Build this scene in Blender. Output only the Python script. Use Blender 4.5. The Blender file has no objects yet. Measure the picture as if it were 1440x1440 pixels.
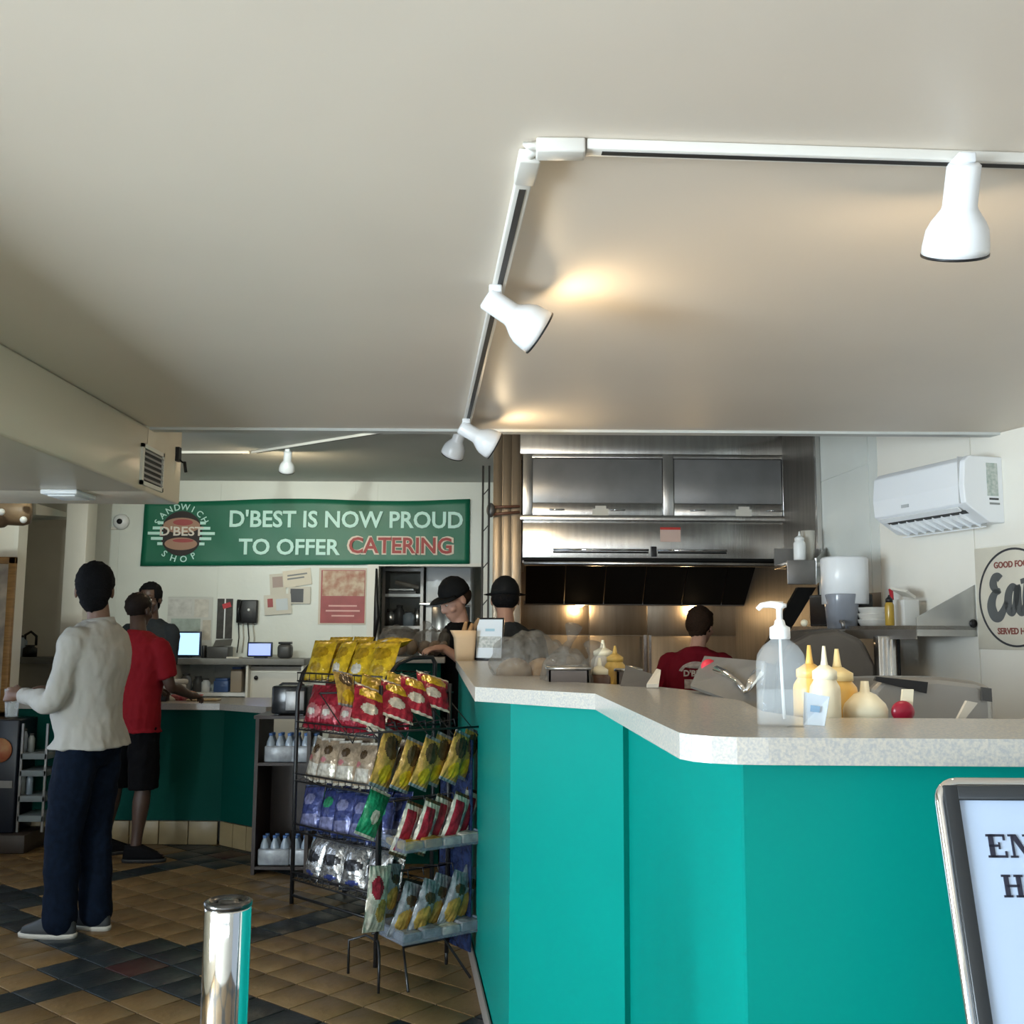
import bpy, bmesh, math, random
from mathutils import Vector, Matrix, noise
random.seed(7)
S = bpy.context.scene
COL = S.collection
PI = math.pi

# ---------------------------------------------------------------- camera
PITCH, ROLL, H, F = 0.118, 0.0062, 1.47, 1440.0
cp_, sp_ = math.cos(PITCH), math.sin(PITCH)
_r = Vector((1, 0, 0)); _u = Vector((0, -sp_, cp_)); FWD = Vector((0, cp_, sp_))
RIGHT = math.cos(ROLL)*_r + math.sin(ROLL)*_u
UP = -math.sin(ROLL)*_r + math.cos(ROLL)*_u
cd = bpy.data.cameras.new('camera'); cam = bpy.data.objects.new('camera', cd); COL.objects.link(cam)
m = Matrix.Identity(4)
for i in range(3):
    m[i][0] = RIGHT[i]; m[i][1] = UP[i]; m[i][2] = -FWD[i]
m[2][3] = H
cam.matrix_world = m
cd.sensor_fit = 'HORIZONTAL'; cd.sensor_width = 36; cd.lens = 36*F/1440; cd.clip_start = 0.05
S.camera = cam
# ---------------------------------------------------------------- world, lights, exposure
S.view_settings.view_transform = 'Standard'; S.view_settings.look = 'None'
S.view_settings.gamma = 1.0; S.view_settings.use_curve_mapping = False
S.view_settings.exposure = 0.45
W = bpy.data.worlds.new('daylight'); S.world = W; W.use_nodes = True
W.node_tree.nodes['Background'].inputs[0].default_value = (0.72, 0.86, 1.0, 1)
W.node_tree.nodes['Background'].inputs[1].default_value = 0.45

def area(name, loc, rot, sx, sy, power, col):
    l = bpy.data.lights.new(name, 'AREA'); l.shape = 'RECTANGLE'; l.size = sx; l.size_y = sy
    l.energy = power; l.color = col
    o = bpy.data.objects.new(name, l); COL.objects.link(o); o.location = loc; o.rotation_euler = rot
    return o
DAY = (0.76, 0.90, 1.0)
area('daylight_left_window', (-3.95, -0.75, 1.25), (0, -PI/2, 0), 1.7, 2.7, 620, DAY)
area('daylight_entry_window', (-3.95, 4.7, 1.35), (0, -PI/2, 0), 1.5, 2.6, 24, (0.66, 0.80, 1.0))
area('daylight_front_window', (-0.9, -2.95, 1.15), (PI/2+.95, 0, 0), 4.6, 1.2, 65, (0.86, 0.93, 1.0))

# ---------------------------------------------------------------- pixel helpers (photo pixel -> world point)
def ray(px, py): return FWD + RIGHT*((px-720)/F) + UP*((720-py)/F)
CAM = Vector((0, 0, H))
def PY(px, py, Y):
    d = ray(px, py); return CAM + d*(Y/d.y)
def PZ(px, py, z):
    d = ray(px, py); return CAM + d*((z-H)/d.z)
def PX(px, py, X):
    d = ray(px, py); return CAM + d*(X/d.x)
def PL(px, py, p, n):
    d = ray(px, py); return CAM + d*((p-CAM).dot(n)/d.dot(n))

# ---------------------------------------------------------------- materials
MATS = {}
def mat(name, col, rough=0.5, metal=0.0, nscale=0, namt=0.0, bump=0.0, bscale=60, emit=None, estr=0, trans=0.0,
        ior=1.45, coat=0.0, spec=None, col2=None, objvar=0.0, aniso=None, detail=3):
    if name in MATS: return MATS[name]
    m = bpy.data.materials.new(name); m.use_nodes = True; nt = m.node_tree; N = nt.nodes; L = nt.links
    b = N['Principled BSDF']
    b.inputs['Base Color'].default_value = (*col, 1); b.inputs['Roughness'].default_value = rough
    b.inputs['Metallic'].default_value = metal; b.inputs['IOR'].default_value = ior
    b.inputs['Transmission Weight'].default_value = trans; b.inputs['Coat Weight'].default_value = coat
    if spec is not None: b.inputs['Specular IOR Level'].default_value = spec
    if emit: b.inputs['Emission Color'].default_value = (*emit, 1); b.inputs['Emission Strength'].default_value = estr
    tc = None
    if nscale or bump or aniso:
        tc = N.new('ShaderNodeTexCoord')
        mp = N.new('ShaderNodeMapping'); L.new(tc.outputs['Object'], mp.inputs[0])
        if aniso: mp.inputs['Scale'].default_value = aniso
    src = None
    if nscale:
        n = N.new('ShaderNodeTexNoise'); n.inputs['Scale'].default_value = nscale; n.inputs['Detail'].default_value = detail
        L.new(mp.outputs[0], n.inputs['Vector'])
        r = N.new('ShaderNodeMapRange'); L.new(n.outputs['Fac'], r.inputs[0])
        r.inputs[1].default_value = 0.35; r.inputs[2].default_value = 0.65
        mx = N.new('ShaderNodeMix'); mx.data_type = 'RGBA'
        c2 = col2 if col2 else tuple(c*(1-namt) for c in col)
        mx.inputs[6].default_value = (*col, 1); mx.inputs[7].default_value = (*c2, 1)
        L.new(r.outputs[0], mx.inputs[0]); src = mx.outputs[2]
    if objvar:
        oi = N.new('ShaderNodeObjectInfo'); r2 = N.new('ShaderNodeMapRange'); L.new(oi.outputs['Random'], r2.inputs[0])
        r2.inputs[3].default_value = 1-objvar; r2.inputs[4].default_value = 1+objvar
        hs = N.new('ShaderNodeHueSaturation'); L.new(r2.outputs[0], hs.inputs['Value'])
        if src: L.new(src, hs.inputs['Color'])
        else: hs.inputs['Color'].default_value = (*col, 1)
        src = hs.outputs[0]
    if src: L.new(src, b.inputs['Base Color'])
    if bump:
        n2 = N.new('ShaderNodeTexNoise'); n2.inputs['Scale'].default_value = bscale; n2.inputs['Detail'].default_value = 3
        L.new(mp.outputs[0], n2.inputs['Vector'])
        bp = N.new('ShaderNodeBump'); bp.inputs['Strength'].default_value = bump; bp.inputs['Distance'].default_value = 0.02
        L.new(n2.outputs['Fac'], bp.inputs['Height']); L.new(bp.outputs[0], b.inputs['Normal'])
    MATS[name] = m; return m
def clear(name, tint, alpha, rough=0.05):
    """thin clear film: mostly see-through, with real gloss"""
    if name in MATS: return MATS[name]
    m = bpy.data.materials.new(name); m.use_nodes = True; N = m.node_tree.nodes; L = m.node_tree.links
    b = N['Principled BSDF']; b.inputs['Base Color'].default_value = (*tint, 1); b.inputs['Roughness'].default_value = rough
    b.inputs['Alpha'].default_value = alpha
    MATS[name] = m; return m

ceil_m = mat('ceiling_paint', (0.77, 0.69, 0.59), 0.42, nscale=0.9, namt=0.07, bump=0.10, bscale=2.2, spec=0.35)
ceil2_m = mat('back_ceiling_paint', (0.56, 0.58, 0.56), 0.5, nscale=2, namt=0.05)
soffit_m = mat('soffit_paint', (0.74, 0.67, 0.54), 0.34, nscale=1.5, namt=0.05, bump=0.05, bscale=5)
wallp_m = mat('wall_panel_white', (0.74, 0.77, 0.72), 0.38, nscale=3, namt=0.04, bump=0.06, bscale=25, objvar=0.02)
wallg_m = mat('wall_grey_green', (0.62, 0.60, 0.53), 0.45, nscale=3, namt=0.06)
wallr_m = mat('wall_right_cream', (0.80, 0.77, 0.69), 0.42, nscale=2, namt=0.05, bump=0.05, bscale=30)
trimw_m = mat('trim_white', (0.78, 0.76, 0.69), 0.4, nscale=4, namt=0.04)
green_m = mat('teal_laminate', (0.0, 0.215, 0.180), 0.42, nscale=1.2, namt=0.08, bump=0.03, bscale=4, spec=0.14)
green_shaded_m = mat('shaded_teal_laminate', (0.0, 0.062, 0.046), 0.6, nscale=1.2, namt=0.08, bump=0.03, bscale=4, spec=.12)  # same teal as the near counter, darkened: shade put into its colour
lam_m = mat('grey_speckled_laminate', (0.47, 0.43, 0.37), 0.24, nscale=230, col2=(0.34, 0.345, 0.34), detail=2, spec=0.6)
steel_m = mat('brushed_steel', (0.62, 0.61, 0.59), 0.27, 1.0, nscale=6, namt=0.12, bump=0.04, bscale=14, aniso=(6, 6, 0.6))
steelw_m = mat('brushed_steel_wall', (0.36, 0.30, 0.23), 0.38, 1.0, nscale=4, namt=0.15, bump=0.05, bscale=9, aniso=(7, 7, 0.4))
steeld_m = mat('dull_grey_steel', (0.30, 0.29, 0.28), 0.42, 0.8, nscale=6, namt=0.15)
chrome_m = mat('polished_chrome', (0.80, 0.80, 0.80), 0.06, 1.0)
black_m = mat('black_paint', (0.012, 0.012, 0.013), 0.4, nscale=9, namt=0.1)
soot_m = mat('sooty_black_metal', (0.004, 0.0035, 0.003), 0.6, 0.0, spec=.25, nscale=12, namt=0.3)
blackg_m = mat('black_gloss_plastic', (0.015, 0.016, 0.018), 0.18)
dgrey_m = mat('dark_grey_plastic', (0.06, 0.06, 0.06), 0.4)
whitep_m = mat('white_plastic', (0.80, 0.82, 0.83), 0.3)
whitem_m = mat('white_enamel', (0.82, 0.84, 0.86), 0.28, coat=0.2)
tan_m = mat('tan_quarry_tile', (0.20, 0.122, 0.050), 0.38, nscale=9, namt=0.20, bump=0.12, bscale=40, objvar=0.10)
dkt_m = mat('charcoal_quarry_tile', (0.018, 0.024, 0.027), 0.36, nscale=7, namt=0.3, bump=0.12, bscale=40, objvar=0.25)
redt_m = mat('maroon_quarry_tile', (0.05, 0.018, 0.016), 0.4, nscale=7, namt=0.3)
grout_m = mat('brown_grout', (0.045, 0.031, 0.016), 0.8, nscale=30, namt=0.3)
baset_m = mat('base_tile_tan', (0.33, 0.25, 0.13), 0.35, nscale=7, namt=0.15, objvar=0.08)
wood_m = mat('oak_frame', (0.36, 0.20, 0.07), 0.4, nscale=8, namt=0.3, aniso=(1, 1, 8))
dwood_m = mat('dark_walnut', (0.03, 0.015, 0.009), 0.45, nscale=6, namt=0.3, aniso=(6, 6, 1))
paper_m = mat('white_paper', (0.66, 0.63, 0.55), 0.7, nscale=5, namt=0.04)
def crinkle(m, sc, st):
    N = m.node_tree.nodes; L = m.node_tree.links; n = N.new('ShaderNodeTexNoise'); n.inputs['Scale'].default_value = sc; n.inputs['Detail'].default_value = 2
    tc = N.new('ShaderNodeTexCoord'); L.new(tc.outputs['Object'], n.inputs['Vector']); b = N.new('ShaderNodeBump'); b.inputs['Strength'].default_value = st; b.inputs['Distance'].default_value = .02
    L.new(n.outputs['Fac'], b.inputs['Height']); L.new(b.outputs[0], N['Principled BSDF'].inputs['Normal']); return m
glass_m = clear('window_glass', (0.9, 0.95, 1.0), 0.12, 0.02)
film_m = crinkle(clear('clear_plastic_film', (0.22, 0.20, 0.17), 0.36, 0.10), 38, .9)
clearp_m = clear('clear_bottle_plastic', (0.85, 0.92, 0.95), 0.14, 0.08)

# ---------------------------------------------------------------- mesh builder
class MB:
    def __init__(s): s.v = []; s.f = []; s.m = []; s.sm = []
    def add(s, vs, fs, mi=0, smooth=False, M=None):
        o = len(s.v)
        s.v += [tuple(M @ Vector(v)) if M is not None else tuple(v) for v in vs]
        for f in fs: s.f.append(tuple(i+o for i in f)); s.m.append(mi); s.sm.append(smooth)
        return s
    def box(s, a, b, mi=0, M=None, bev=0.0):
        x0, y0, z0 = a; x1, y1, z1 = b
        x0, x1 = min(x0, x1), max(x0, x1); y0, y1 = min(y0, y1), max(y0, y1); z0, z1 = min(z0, z1), max(z0, z1)
        if bev <= 0:
            vs = [(x, y, z) for z in (z0, z1) for y in (y0, y1) for x in (x0, x1)]
            return s.add(vs, [(0, 2, 3, 1), (4, 5, 7, 6), (0, 1, 5, 4), (2, 6, 7, 3), (0, 4, 6, 2), (1, 3, 7, 5)], mi, False, M)
        bm = bmesh.new(); bmesh.ops.create_cube(bm, size=1)
        for v in bm.verts:
            v.co = Vector(((x0+x1)/2+v.co.x*(x1-x0), (y0+y1)/2+v.co.y*(y1-y0), (z0+z1)/2+v.co.z*(z1-z0)))
        bmesh.ops.bevel(bm, geom=bm.edges[:], offset=bev, segments=2, affect='EDGES', profile=0.5)
        return s.bm(bm, mi, True, M)
    def bm(s, bm, mi=0, smooth=True, M=None):
        bm.verts.index_update()
        s.add([v.co.copy() for v in bm.verts], [[v.index for v in f.verts] for f in bm.faces], mi, smooth, M); bm.free(); return s
    def prism(s, poly, z0, z1, mi=0, M=None):
        n = len(poly)
        if sum(poly[i][0]*poly[(i+1) % n][1]-poly[(i+1) % n][0]*poly[i][1] for i in range(n)) < 0: poly = poly[::-1]
        vs = [(p[0], p[1], z0) for p in poly]+[(p[0], p[1], z1) for p in poly]
        fs = [tuple(range(n))[::-1], tuple(range(n, 2*n))]+[(i, (i+1) % n, n+(i+1) % n, n+i) for i in range(n)]
        return s.add(vs, fs, mi, False, M)
    def lathe(s, prof, c=(0, 0, 0), n=24, mi=0, M=None, smooth=True, cap=True):
        vs = []; fs = []
        for r, z in prof:
            for k in range(n):
                a = 2*PI*k/n; vs.append((c[0]+r*math.cos(a), c[1]+r*math.sin(a), c[2]+z))
        for j in range(len(prof)-1):
            for k in range(n):
                fs.append((j*n+k, j*n+(k+1) % n, (j+1)*n+(k+1) % n, (j+1)*n+k))
        if cap:
            fs.append(tuple(range(n))[::-1]); L0 = (len(prof)-1)*n; fs.append(tuple(range(L0, L0+n)))
        return s.add(vs, fs, mi, smooth, M)
    def tube(s, pts, r, n=8, mi=0, M=None, closed=False):
        pts = [Vector(p) for p in pts]; rs = r if isinstance(r, (list, tuple)) else [r]*len(pts)
        vs = []; fs = []; up = None; N_ = len(pts)
        for i, p in enumerate(pts):
            if closed: t = pts[(i+1) % N_]-pts[i-1]
            elif i == 0: t = pts[1]-pts[0]
            elif i == N_-1: t = pts[-1]-pts[-2]
            else: t = (pts[i+1]-p).normalized()+(p-pts[i-1]).normalized()
            if t.length < 1e-9: t = Vector((0, 0, 1))
            t.normalize()
            if up is None: up = Vector((0, 0, 1)) if abs(t.z) < 0.9 else Vector((1, 0, 0))
            a = t.cross(up); 
            if a.length < 1e-6: a = t.orthogonal()
            a.normalize(); b = a.cross(t).normalized(); up = b
            for k in range(n):
                w = 2*PI*k/n; vs.append(p+(a*math.cos(w)+b*math.sin(w))*rs[i])
        for j in range(N_ if closed else N_-1):
            for k in range(n):
                j2 = (j+1) % N_
                fs.append((j*n+k, j*n+(k+1) % n, j2*n+(k+1) % n, j2*n+k))
        if not closed: fs.append(tuple(range(n))[::-1]); fs.append(tuple(range((N_-1)*n, N_*n)))
        return s.add(vs, fs, mi, True, M)
    def ball(s, c, r, mi=0, M=None, seg=16, rings=10):
        rx, ry, rz = r if isinstance(r, (list, tuple)) else (r, r, r)
        vs = [(c[0], c[1], c[2]-rz)]; fs = []
        for j in range(1, rings):
            t = PI*j/rings
            for k in range(seg):
                a = 2*PI*k/seg; vs.append((c[0]+rx*math.sin(t)*math.cos(a), c[1]+ry*math.sin(t)*math.sin(a), c[2]-rz*math.cos(t)))
        vs.append((c[0], c[1], c[2]+rz)); top = len(vs)-1
        for k in range(seg):
            k2 = (k+1) % seg
            fs.append((0, 1+k2, 1+k)); fs.append((top, top-seg+k, top-seg+k2))
            for j in range(rings-2):
                a = 1+j*seg; fs.append((a+k, a+k2, a+seg+k2, a+seg+k))
        return s.add(vs, fs, mi, True, M)
    def loft(s, secs, n=24, mi=0, M=None, e=2.0):
        """secs: (cx, cy, cz, rx, ry) horizontal rings"""
        vs = []; fs = []
        for (cx, cy, cz, rx, ry) in secs:
            for k in range(n):
                a = 2*PI*k/n; c_, s_ = math.cos(a), math.sin(a)
                vs.append((cx+rx*math.copysign(abs(c_)**(2/e), c_), cy+ry*math.copysign(abs(s_)**(2/e), s_), cz))
        for j in range(len(secs)-1):
            for k in range(n): fs.append((j*n+k, j*n+(k+1) % n, (j+1)*n+(k+1) % n, (j+1)*n+k))
        fs.append(tuple(range(n))[::-1]); L0 = (len(secs)-1)*n; fs.append(tuple(range(L0, L0+n)))
        return s.add(vs, fs, mi, True, M)
    def quad(s, a, b, c, d, mi=0): return s.add([a, b, c, d], [(0, 1, 2, 3)], mi)
    def slab(s, a, b, c, d, t, mi=0):
        """quad with thickness t along its normal"""
        a, b, c, d = map(Vector, (a, b, c, d)); n = (b-a).cross(d-a).normalized()*t
        return s.add([a, b, c, d, a+n, b+n, c+n, d+n], [(0, 3, 2, 1), (4, 5, 6, 7), (0, 1, 5, 4), (1, 2, 6, 5), (2, 3, 7, 6), (3, 0, 4, 7)], mi)
    def mesh(s, name, mats):
        me = bpy.data.meshes.new(name); me.from_pydata(s.v, [], s.f)
        for mm in mats: me.materials.append(mm)
        me.polygons.foreach_set('material_index', s.m); me.polygons.foreach_set('use_smooth', s.sm)
        me.update(); return me
WM = {}
def put(name, mb, mats, parent=None, local=False):
    """link a builder (or mesh) as one object; vertices are in world space unless local"""
    if not isinstance(mats, (list, tuple)): mats = [mats]
    if parent is not None and not local and isinstance(mb, MB):
        Mi = WM[parent.name].inverted(); mb.v = [tuple(Mi @ Vector(v)) for v in mb.v]
    me = mb.mesh(name, mats) if isinstance(mb, MB) else mb
    o = bpy.data.objects.new(name, me); COL.objects.link(o)
    if parent is not None: o.parent = parent; WM[o.name] = WM[parent.name]
    else: WM[o.name] = Matrix.Identity(4)
    return o
def tag(o, label, cat, group=None, kind=None):
    o['label'] = label; o['category'] = cat
    if group: o['group'] = group
    if kind: o['kind'] = kind
    return o
def thing(name, label, cat, loc=(0, 0, 0), rz=0.0, group=None, M=None):
    o = bpy.data.objects.new(name, None); COL.objects.link(o); o.empty_display_size = 0.05
    MM = M if M is not None else Matrix.Translation(Vector(loc)) @ Matrix.Rotation(rz, 4, 'Z')
    o.matrix_world = MM; WM[o.name] = MM
    return tag(o, label, cat, group)
def single(name, mb, mats, label, cat, loc, rz=0.0, group=None, local=False):
    """a thing that is one mesh, origin at loc"""
    MM = Matrix.Translation(Vector(loc)) @ Matrix.Rotation(rz, 4, 'Z')
    if not local:
        Mi = MM.inverted(); mb.v = [tuple(Mi @ Vector(v)) for v in mb.v]
    if not isinstance(mats, (list, tuple)): mats = [mats]
    o = bpy.data.objects.new(name, mb.mesh(name, mats)); COL.objects.link(o); o.matrix_world = MM; WM[o.name] = MM
    return tag(o, label, cat, group)
def struct(name, mb, mats, parent=None):
    o = put(name, mb, mats, parent)
    if parent is None: o['kind'] = 'structure'
    return o
def copy_tree(o, parent=None, loc=None, rz=None, label=None, M=None):
    c = o.copy(); COL.objects.link(c)
    if parent is not None: c.parent = parent
    if loc is not None: c.matrix_world = Matrix.Translation(Vector(loc)) @ Matrix.Rotation(rz or 0, 4, 'Z')
    if M is not None: c.matrix_world = M
    if label: c['label'] = label
    for ch in list(KIDS.get(o.name, [])) or [k for k in bpy.data.objects if k.parent == o]: copy_tree(ch, c)
    return c
KIDS = {}
def real(mb, mats, name, voxel=0.01, smooth=2, sub=False):
    """fuse overlapping pieces into one continuous skin (voxel remesh, then read back as plain mesh)"""
    mats = mats if isinstance(mats, (list, tuple)) else [mats]
    t = bpy.data.objects.new('tmp', mb.mesh('tmp', mats)); COL.objects.link(t)
    r = t.modifiers.new('r', 'REMESH'); r.mode = 'VOXEL'; r.voxel_size = voxel; r.use_smooth_shade = True
    sm = t.modifiers.new('s', 'SMOOTH'); sm.factor = 0.5; sm.iterations = smooth
    dg = bpy.context.evaluated_depsgraph_get(); dg.update()
    me = bpy.data.meshes.new_from_object(t.evaluated_get(dg)); me.name = name
    bpy.data.objects.remove(t, do_unlink=True)
    me.materials.clear()
    for mm in (mats if isinstance(mats, (list, tuple)) else [mats]): me.materials.append(mm)
    return me
def text_mb(txt, size, depth=0.002, bold=0.0, mi=0, M=None, mb=None, align='CENTER', sx=1.0):
    cu = bpy.data.curves.new('t', 'FONT'); cu.body = txt; cu.size = size; cu.extrude = depth/2; cu.offset = bold
    cu.align_x = align; cu.align_y = 'CENTER'; cu.resolution_u = 3
    t = bpy.data.objects.new('t', cu); COL.objects.link(t)
    dg = bpy.context.evaluated_depsgraph_get(); dg.update()
    me = bpy.data.meshes.new_from_object(t.evaluated_get(dg)); bpy.data.objects.remove(t, do_unlink=True)
    mb = mb or MB()
    mb.add([(v.co.x*sx, v.co.y, v.co.z) for v in me.vertices], [tuple(p.vertices) for p in me.polygons], mi, False, M)
    bpy.data.meshes.remove(me); return mb
def frame(o, x, z, flip=False):
    """matrix: local x along x, local y along z(up), local z = out of the sheet"""
    x = Vector(x).normalized(); z = Vector(z).normalized(); n = x.cross(z).normalized()
    M = Matrix.Identity(4)
    for i in range(3): M[i][0] = x[i]; M[i][1] = z[i]; M[i][2] = n[i]; M[i][3] = o[i]
    return M

# ================================================================ SETTING
ZC, ZH, ZB, YD, YB = 2.40, 2.86, 2.10, 4.62, 9.40     # low ceiling, high ceiling, soffit, drop edge, back wall
# ---- floor: every tile near enough to tell apart is its own piece
T = H/7.202; TH = -0.6846
e1 = Vector((math.cos(TH), math.sin(TH), 0)); e2 = Vector((-e1.y, e1.x, 0)); O = Vector((-10.158*T, 22.958*T, 0))
def tk(i, j):
    a, b = i % 8, j % 8
    if a == 1 and b == 1: return 2
    if (a < 3 and b < 3) or a == 1 or b == 1: return 1
    return 0
floor = struct('floor', MB().box((-5.2, -2.7, -0.12), (3.2, 11.2, -0.006)), grout_m)
g = 0.0040
tb = MB().box((g, g, -0.010), (T-g, T-g, -0.0006), bev=0.0016)
tmesh = [MB.mesh(tb, 'tile', [mm]) for mm in (tan_m, dkt_m, redt_m)]
cells = []
for i in range(-40, 60):
    for j in range(-60, 60):
        c = O + e1*((i+.5)*T) + e2*((j+.5)*T)
        if -5.1 < c.x < 3.1 and -2.6 < c.y < 9.3: cells.append((i, j, c))
def seen(c):
    if c.y < 3.75: return False
    if c.y > 7.25 or c.x < -0.5*c.y-0.35: return False
    return c.x < -0.173*(c.y-3.5)-0.02
vis = sorted([q for q in cells if seen(q[2])], key=lambda q: q[2].y)
near = vis[:298]; nk = {(q[0], q[1]) for q in near}
Rf = Matrix.Rotation(TH, 4, 'Z')
for i, j, c in near:
    o = bpy.data.objects.new('tile', tmesh[tk(i, j)]); COL.objects.link(o); o.parent = floor
    p = O + e1*(i*T) + e2*(j*T)
    o.matrix_local = Matrix.Translation(p + Vector((0, 0, random.uniform(-.0004, .0004)))) @ Rf
far = MB()
for i, j, c in cells:
    if (i, j) in nk: continue
    p = O + e1*(i*T) + e2*(j*T)
    far.box((g, g, -0.010), (T-g, T-g, -0.0006), mi=tk(i, j), M=Matrix.Translation(p) @ Rf)
o = put('tile_field', far, [tan_m, dkt_m, redt_m], floor); o['kind'] = 'stuff'

# ---- ceilings
struct('ceiling', MB().box((-5.0, -2.7, ZC), (3.4, YD, ZC+0.10)), ceil_m)
struct('ceiling_back', MB().box((-5.2, YD-0.02, ZH), (3.4, 11.3, ZH+0.08)), ceil2_m)
struct('trim_1', MB().box((-5.0, YD, ZC-0.012), (3.4, YD+0.06, ZH-0.001)), ceil2_m)      # drop between the two ceiling heights
# ---- bulkhead with boxed-in underside on the left
XB = -1.665; YE = 5.09
struct('soffit_left', MB().box((-3.72, -2.6, ZB), (XB, YD-0.001, ZC-0.001), bev=0.012).box((-3.72, YD-.03, ZB), (XB, YE, ZH-0.002), bev=0.012), soffit_m)
# ---- right wall
R1 = PZ(1358, 620.5, ZC); R2 = PZ(1440, 600, ZC)
rd = (R1-R2); rd.z = 0; rd.normalize(); rn = Vector((rd.y, -rd.x, 0))    # rn points away from the room
if rn.x < 0: rn = -rn
def rw(px, py, off=0.0):
    """photo pixel -> point on the right wall (off metres into the room)"""
    return PL(px, py, R2 - rn*off, rn)
C1 = rw(1239, 760); C1.z = 0
s0 = R2 - rd*3.9; s0.z = 0
def wallslab(a, b, z0, z1, n, t, mi=0, mb=None):
    mb = mb or MB(); a = Vector((a.x, a.y, 0)); b = Vector((b.x, b.y, 0))
    return mb.prism([(a.x, a.y), (b.x, b.y), (b.x+n.x*t, b.y+n.y*t), (a.x+n.x*t, a.y+n.y*t)], z0, z1, mi)
wr = struct('wall_right', wallslab(s0, C1, 0, ZH-0.001, rn, 0.1), wallr_m)
# panels of the right wall (seams at the pixels where the photo shows them)
seam = rw(1372, 760)
def rpanel(a, b, z0, z1):
    put('panel', wallslab(Vector(a)-rn*0.006, Vector(b)-rn*0.006, z0, z1, rn, 0.006), wallr_m, wr)
rpanel(C1, seam - rd*0.0 + rd*0.004, 0.02, ZH-.01)
zt = rw(1378, 771).z
rpanel(seam-rd*0.004, seam-rd*1.215, 0.02, zt-0.003); rpanel(seam-rd*0.004, seam-rd*1.215, zt+0.003, ZC-.003)
rpanel(seam-rd*1.223, s0, 0.02, ZC-.003)
# return wall between the corner and the hood
C2 = PY(1157, 760, 6.30); C2.z = 0
kd = (C2-C1).normalized(); kn = Vector((kd.y, -kd.x, 0)); kn = kn if kn.x > 0 else -kn
wk = struct('wall_kitchen_right', wallslab(C1, C2, 0, ZH-.001, kn, 0.08), wallp_m)
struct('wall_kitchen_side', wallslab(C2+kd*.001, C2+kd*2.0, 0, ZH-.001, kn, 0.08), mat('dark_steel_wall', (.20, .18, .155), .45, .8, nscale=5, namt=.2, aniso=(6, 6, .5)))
put('panel', wallslab(C1+kd*0.004-kn*0.006, C1+kd*0.11-kn*0.006, 0.05, ZH-.01, kn, 0.006), wallp_m, wk)
zs = PL(1190, 665, C1, kn).z
put('panel', wallslab(C1+kd*0.118-kn*0.006, C2-kn*0.006, 0.05, zs-.003, kn, 0.006), wallp_m, wk)
put('panel', wallslab(C1+kd*0.118-kn*0.006, C2-kn*0.006, zs+.003, ZH-.01, kn, 0.006), wallp_m, wk)
struct('trim_2', MB().box((C2.x-.035, C2.y-.02, 0.0), (C2.x-.008, C2.y+.02, ZH-.002)), steel_m)
# ---- back wall with panels; pass-through opening on its right
XO = PY(529, 850, YB).x; XR = PY(684, 850, YB).x; ZO = PY(600, 792, YB).z
wb = struct('wall_back', MB().box((-5.2, YB, 0), (XO, YB+.1, ZH-.001)).box((XO, YB, ZO), (XR, YB+.1, ZH-.001)).box((XR, YB, 0), (XR+.22, YB+.1, ZH-.001)), wallp_m)
xs = [PY(px, 760, YB).x for px in (129, 168, 309, 499)] + [XO]
for a, b in zip(xs[:-1], xs[1:]):
    zz = [0.02, PY(300, 840, YB).z, ZH-.01] if b < -2 else [0.02, ZH-.01]
    for z0, z1 in zip(zz[:-1], zz[1:]):
        put('panel', MB().box((a+.004, YB-.006, z0+.003), (b-.004, YB, z1-.003)), wallp_m, wb)
put('panel', MB().box((XO+.004, YB-.006, ZO+.004), (XR, YB, ZH-.01)), wallp_m, wb)
jx = PY(520, 850, YB).x
struct('door_1', MB().box((jx-.02, YB-.03, 0), (XO+.02, YB+.11, ZO)).box((XR-.03, YB-.03, 0), (XR+.01, YB+.11, ZO)).box((XO, YB-.02, ZO-.03), (XR, YB+.1, ZO)), trimw_m)
# ---- back-left recess: left walls, partition end, grey door leaf, column
struct('wall_left', MB().box((-3.85, -2.6, 0), (-3.75, -2.2, ZC)).box((-3.85, .7, 0), (-3.75, 3.4, ZC)).box((-3.85, 6.1, 0), (-3.75, 7.45, ZC+.3)).box((-3.85, -2.2, 0), (-3.75, .7, .35)).box((-3.85, 3.4, 0), (-3.75, 6.1, .55)).box((-3.85, -2.2, 2.06), (-3.75, .7, ZC)).box((-3.85, 3.4, 2.06), (-3.75, 6.1, ZC+.3)), wallr_m)
for k, (y0, y1, z0) in enumerate(((-2.2, .7, .35), (3.4, 6.1, .55))):
    fr = MB(); z1 = 2.06
    nb = 3
    for q in range(nb+1):
        yy = y0+(y1-y0)*q/nb; fr.box((-3.84, yy-.025, z0), (-3.77, yy+.025, z1))
    fr.box((-3.84, y0, z0), (-3.77, y1, z0+.05)).box((-3.84, y0, z1-.05), (-3.77, y1, z1))
    w_ = struct('window_%d' % (k+1), fr, steel_m)
    for q in range(nb):
        a = y0+(y1-y0)*q/nb+.025; b = y0+(y1-y0)*(q+1)/nb-.025
        put('pane', MB().box((-3.81, a, z0+.05), (-3.80, b, z1-.05)), glass_m, w_)
struct('wall_front', MB().box((-3.85, -2.7, 0), (-3.3, -2.6, ZC)).box((1.5, -2.7, 0), (3.4, -2.6, ZC)).box((-3.3, -2.7, 0), (1.5, -2.6, .95)).box((-3.3, -2.7, 2.15), (1.5, -2.6, ZC)), wallr_m)
fr = MB()
for q in range(5):
    xx = -3.3+4.8*q/4; fr.box((xx-.03, -2.69, .95), (xx+.03, -2.61, 2.15))
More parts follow.
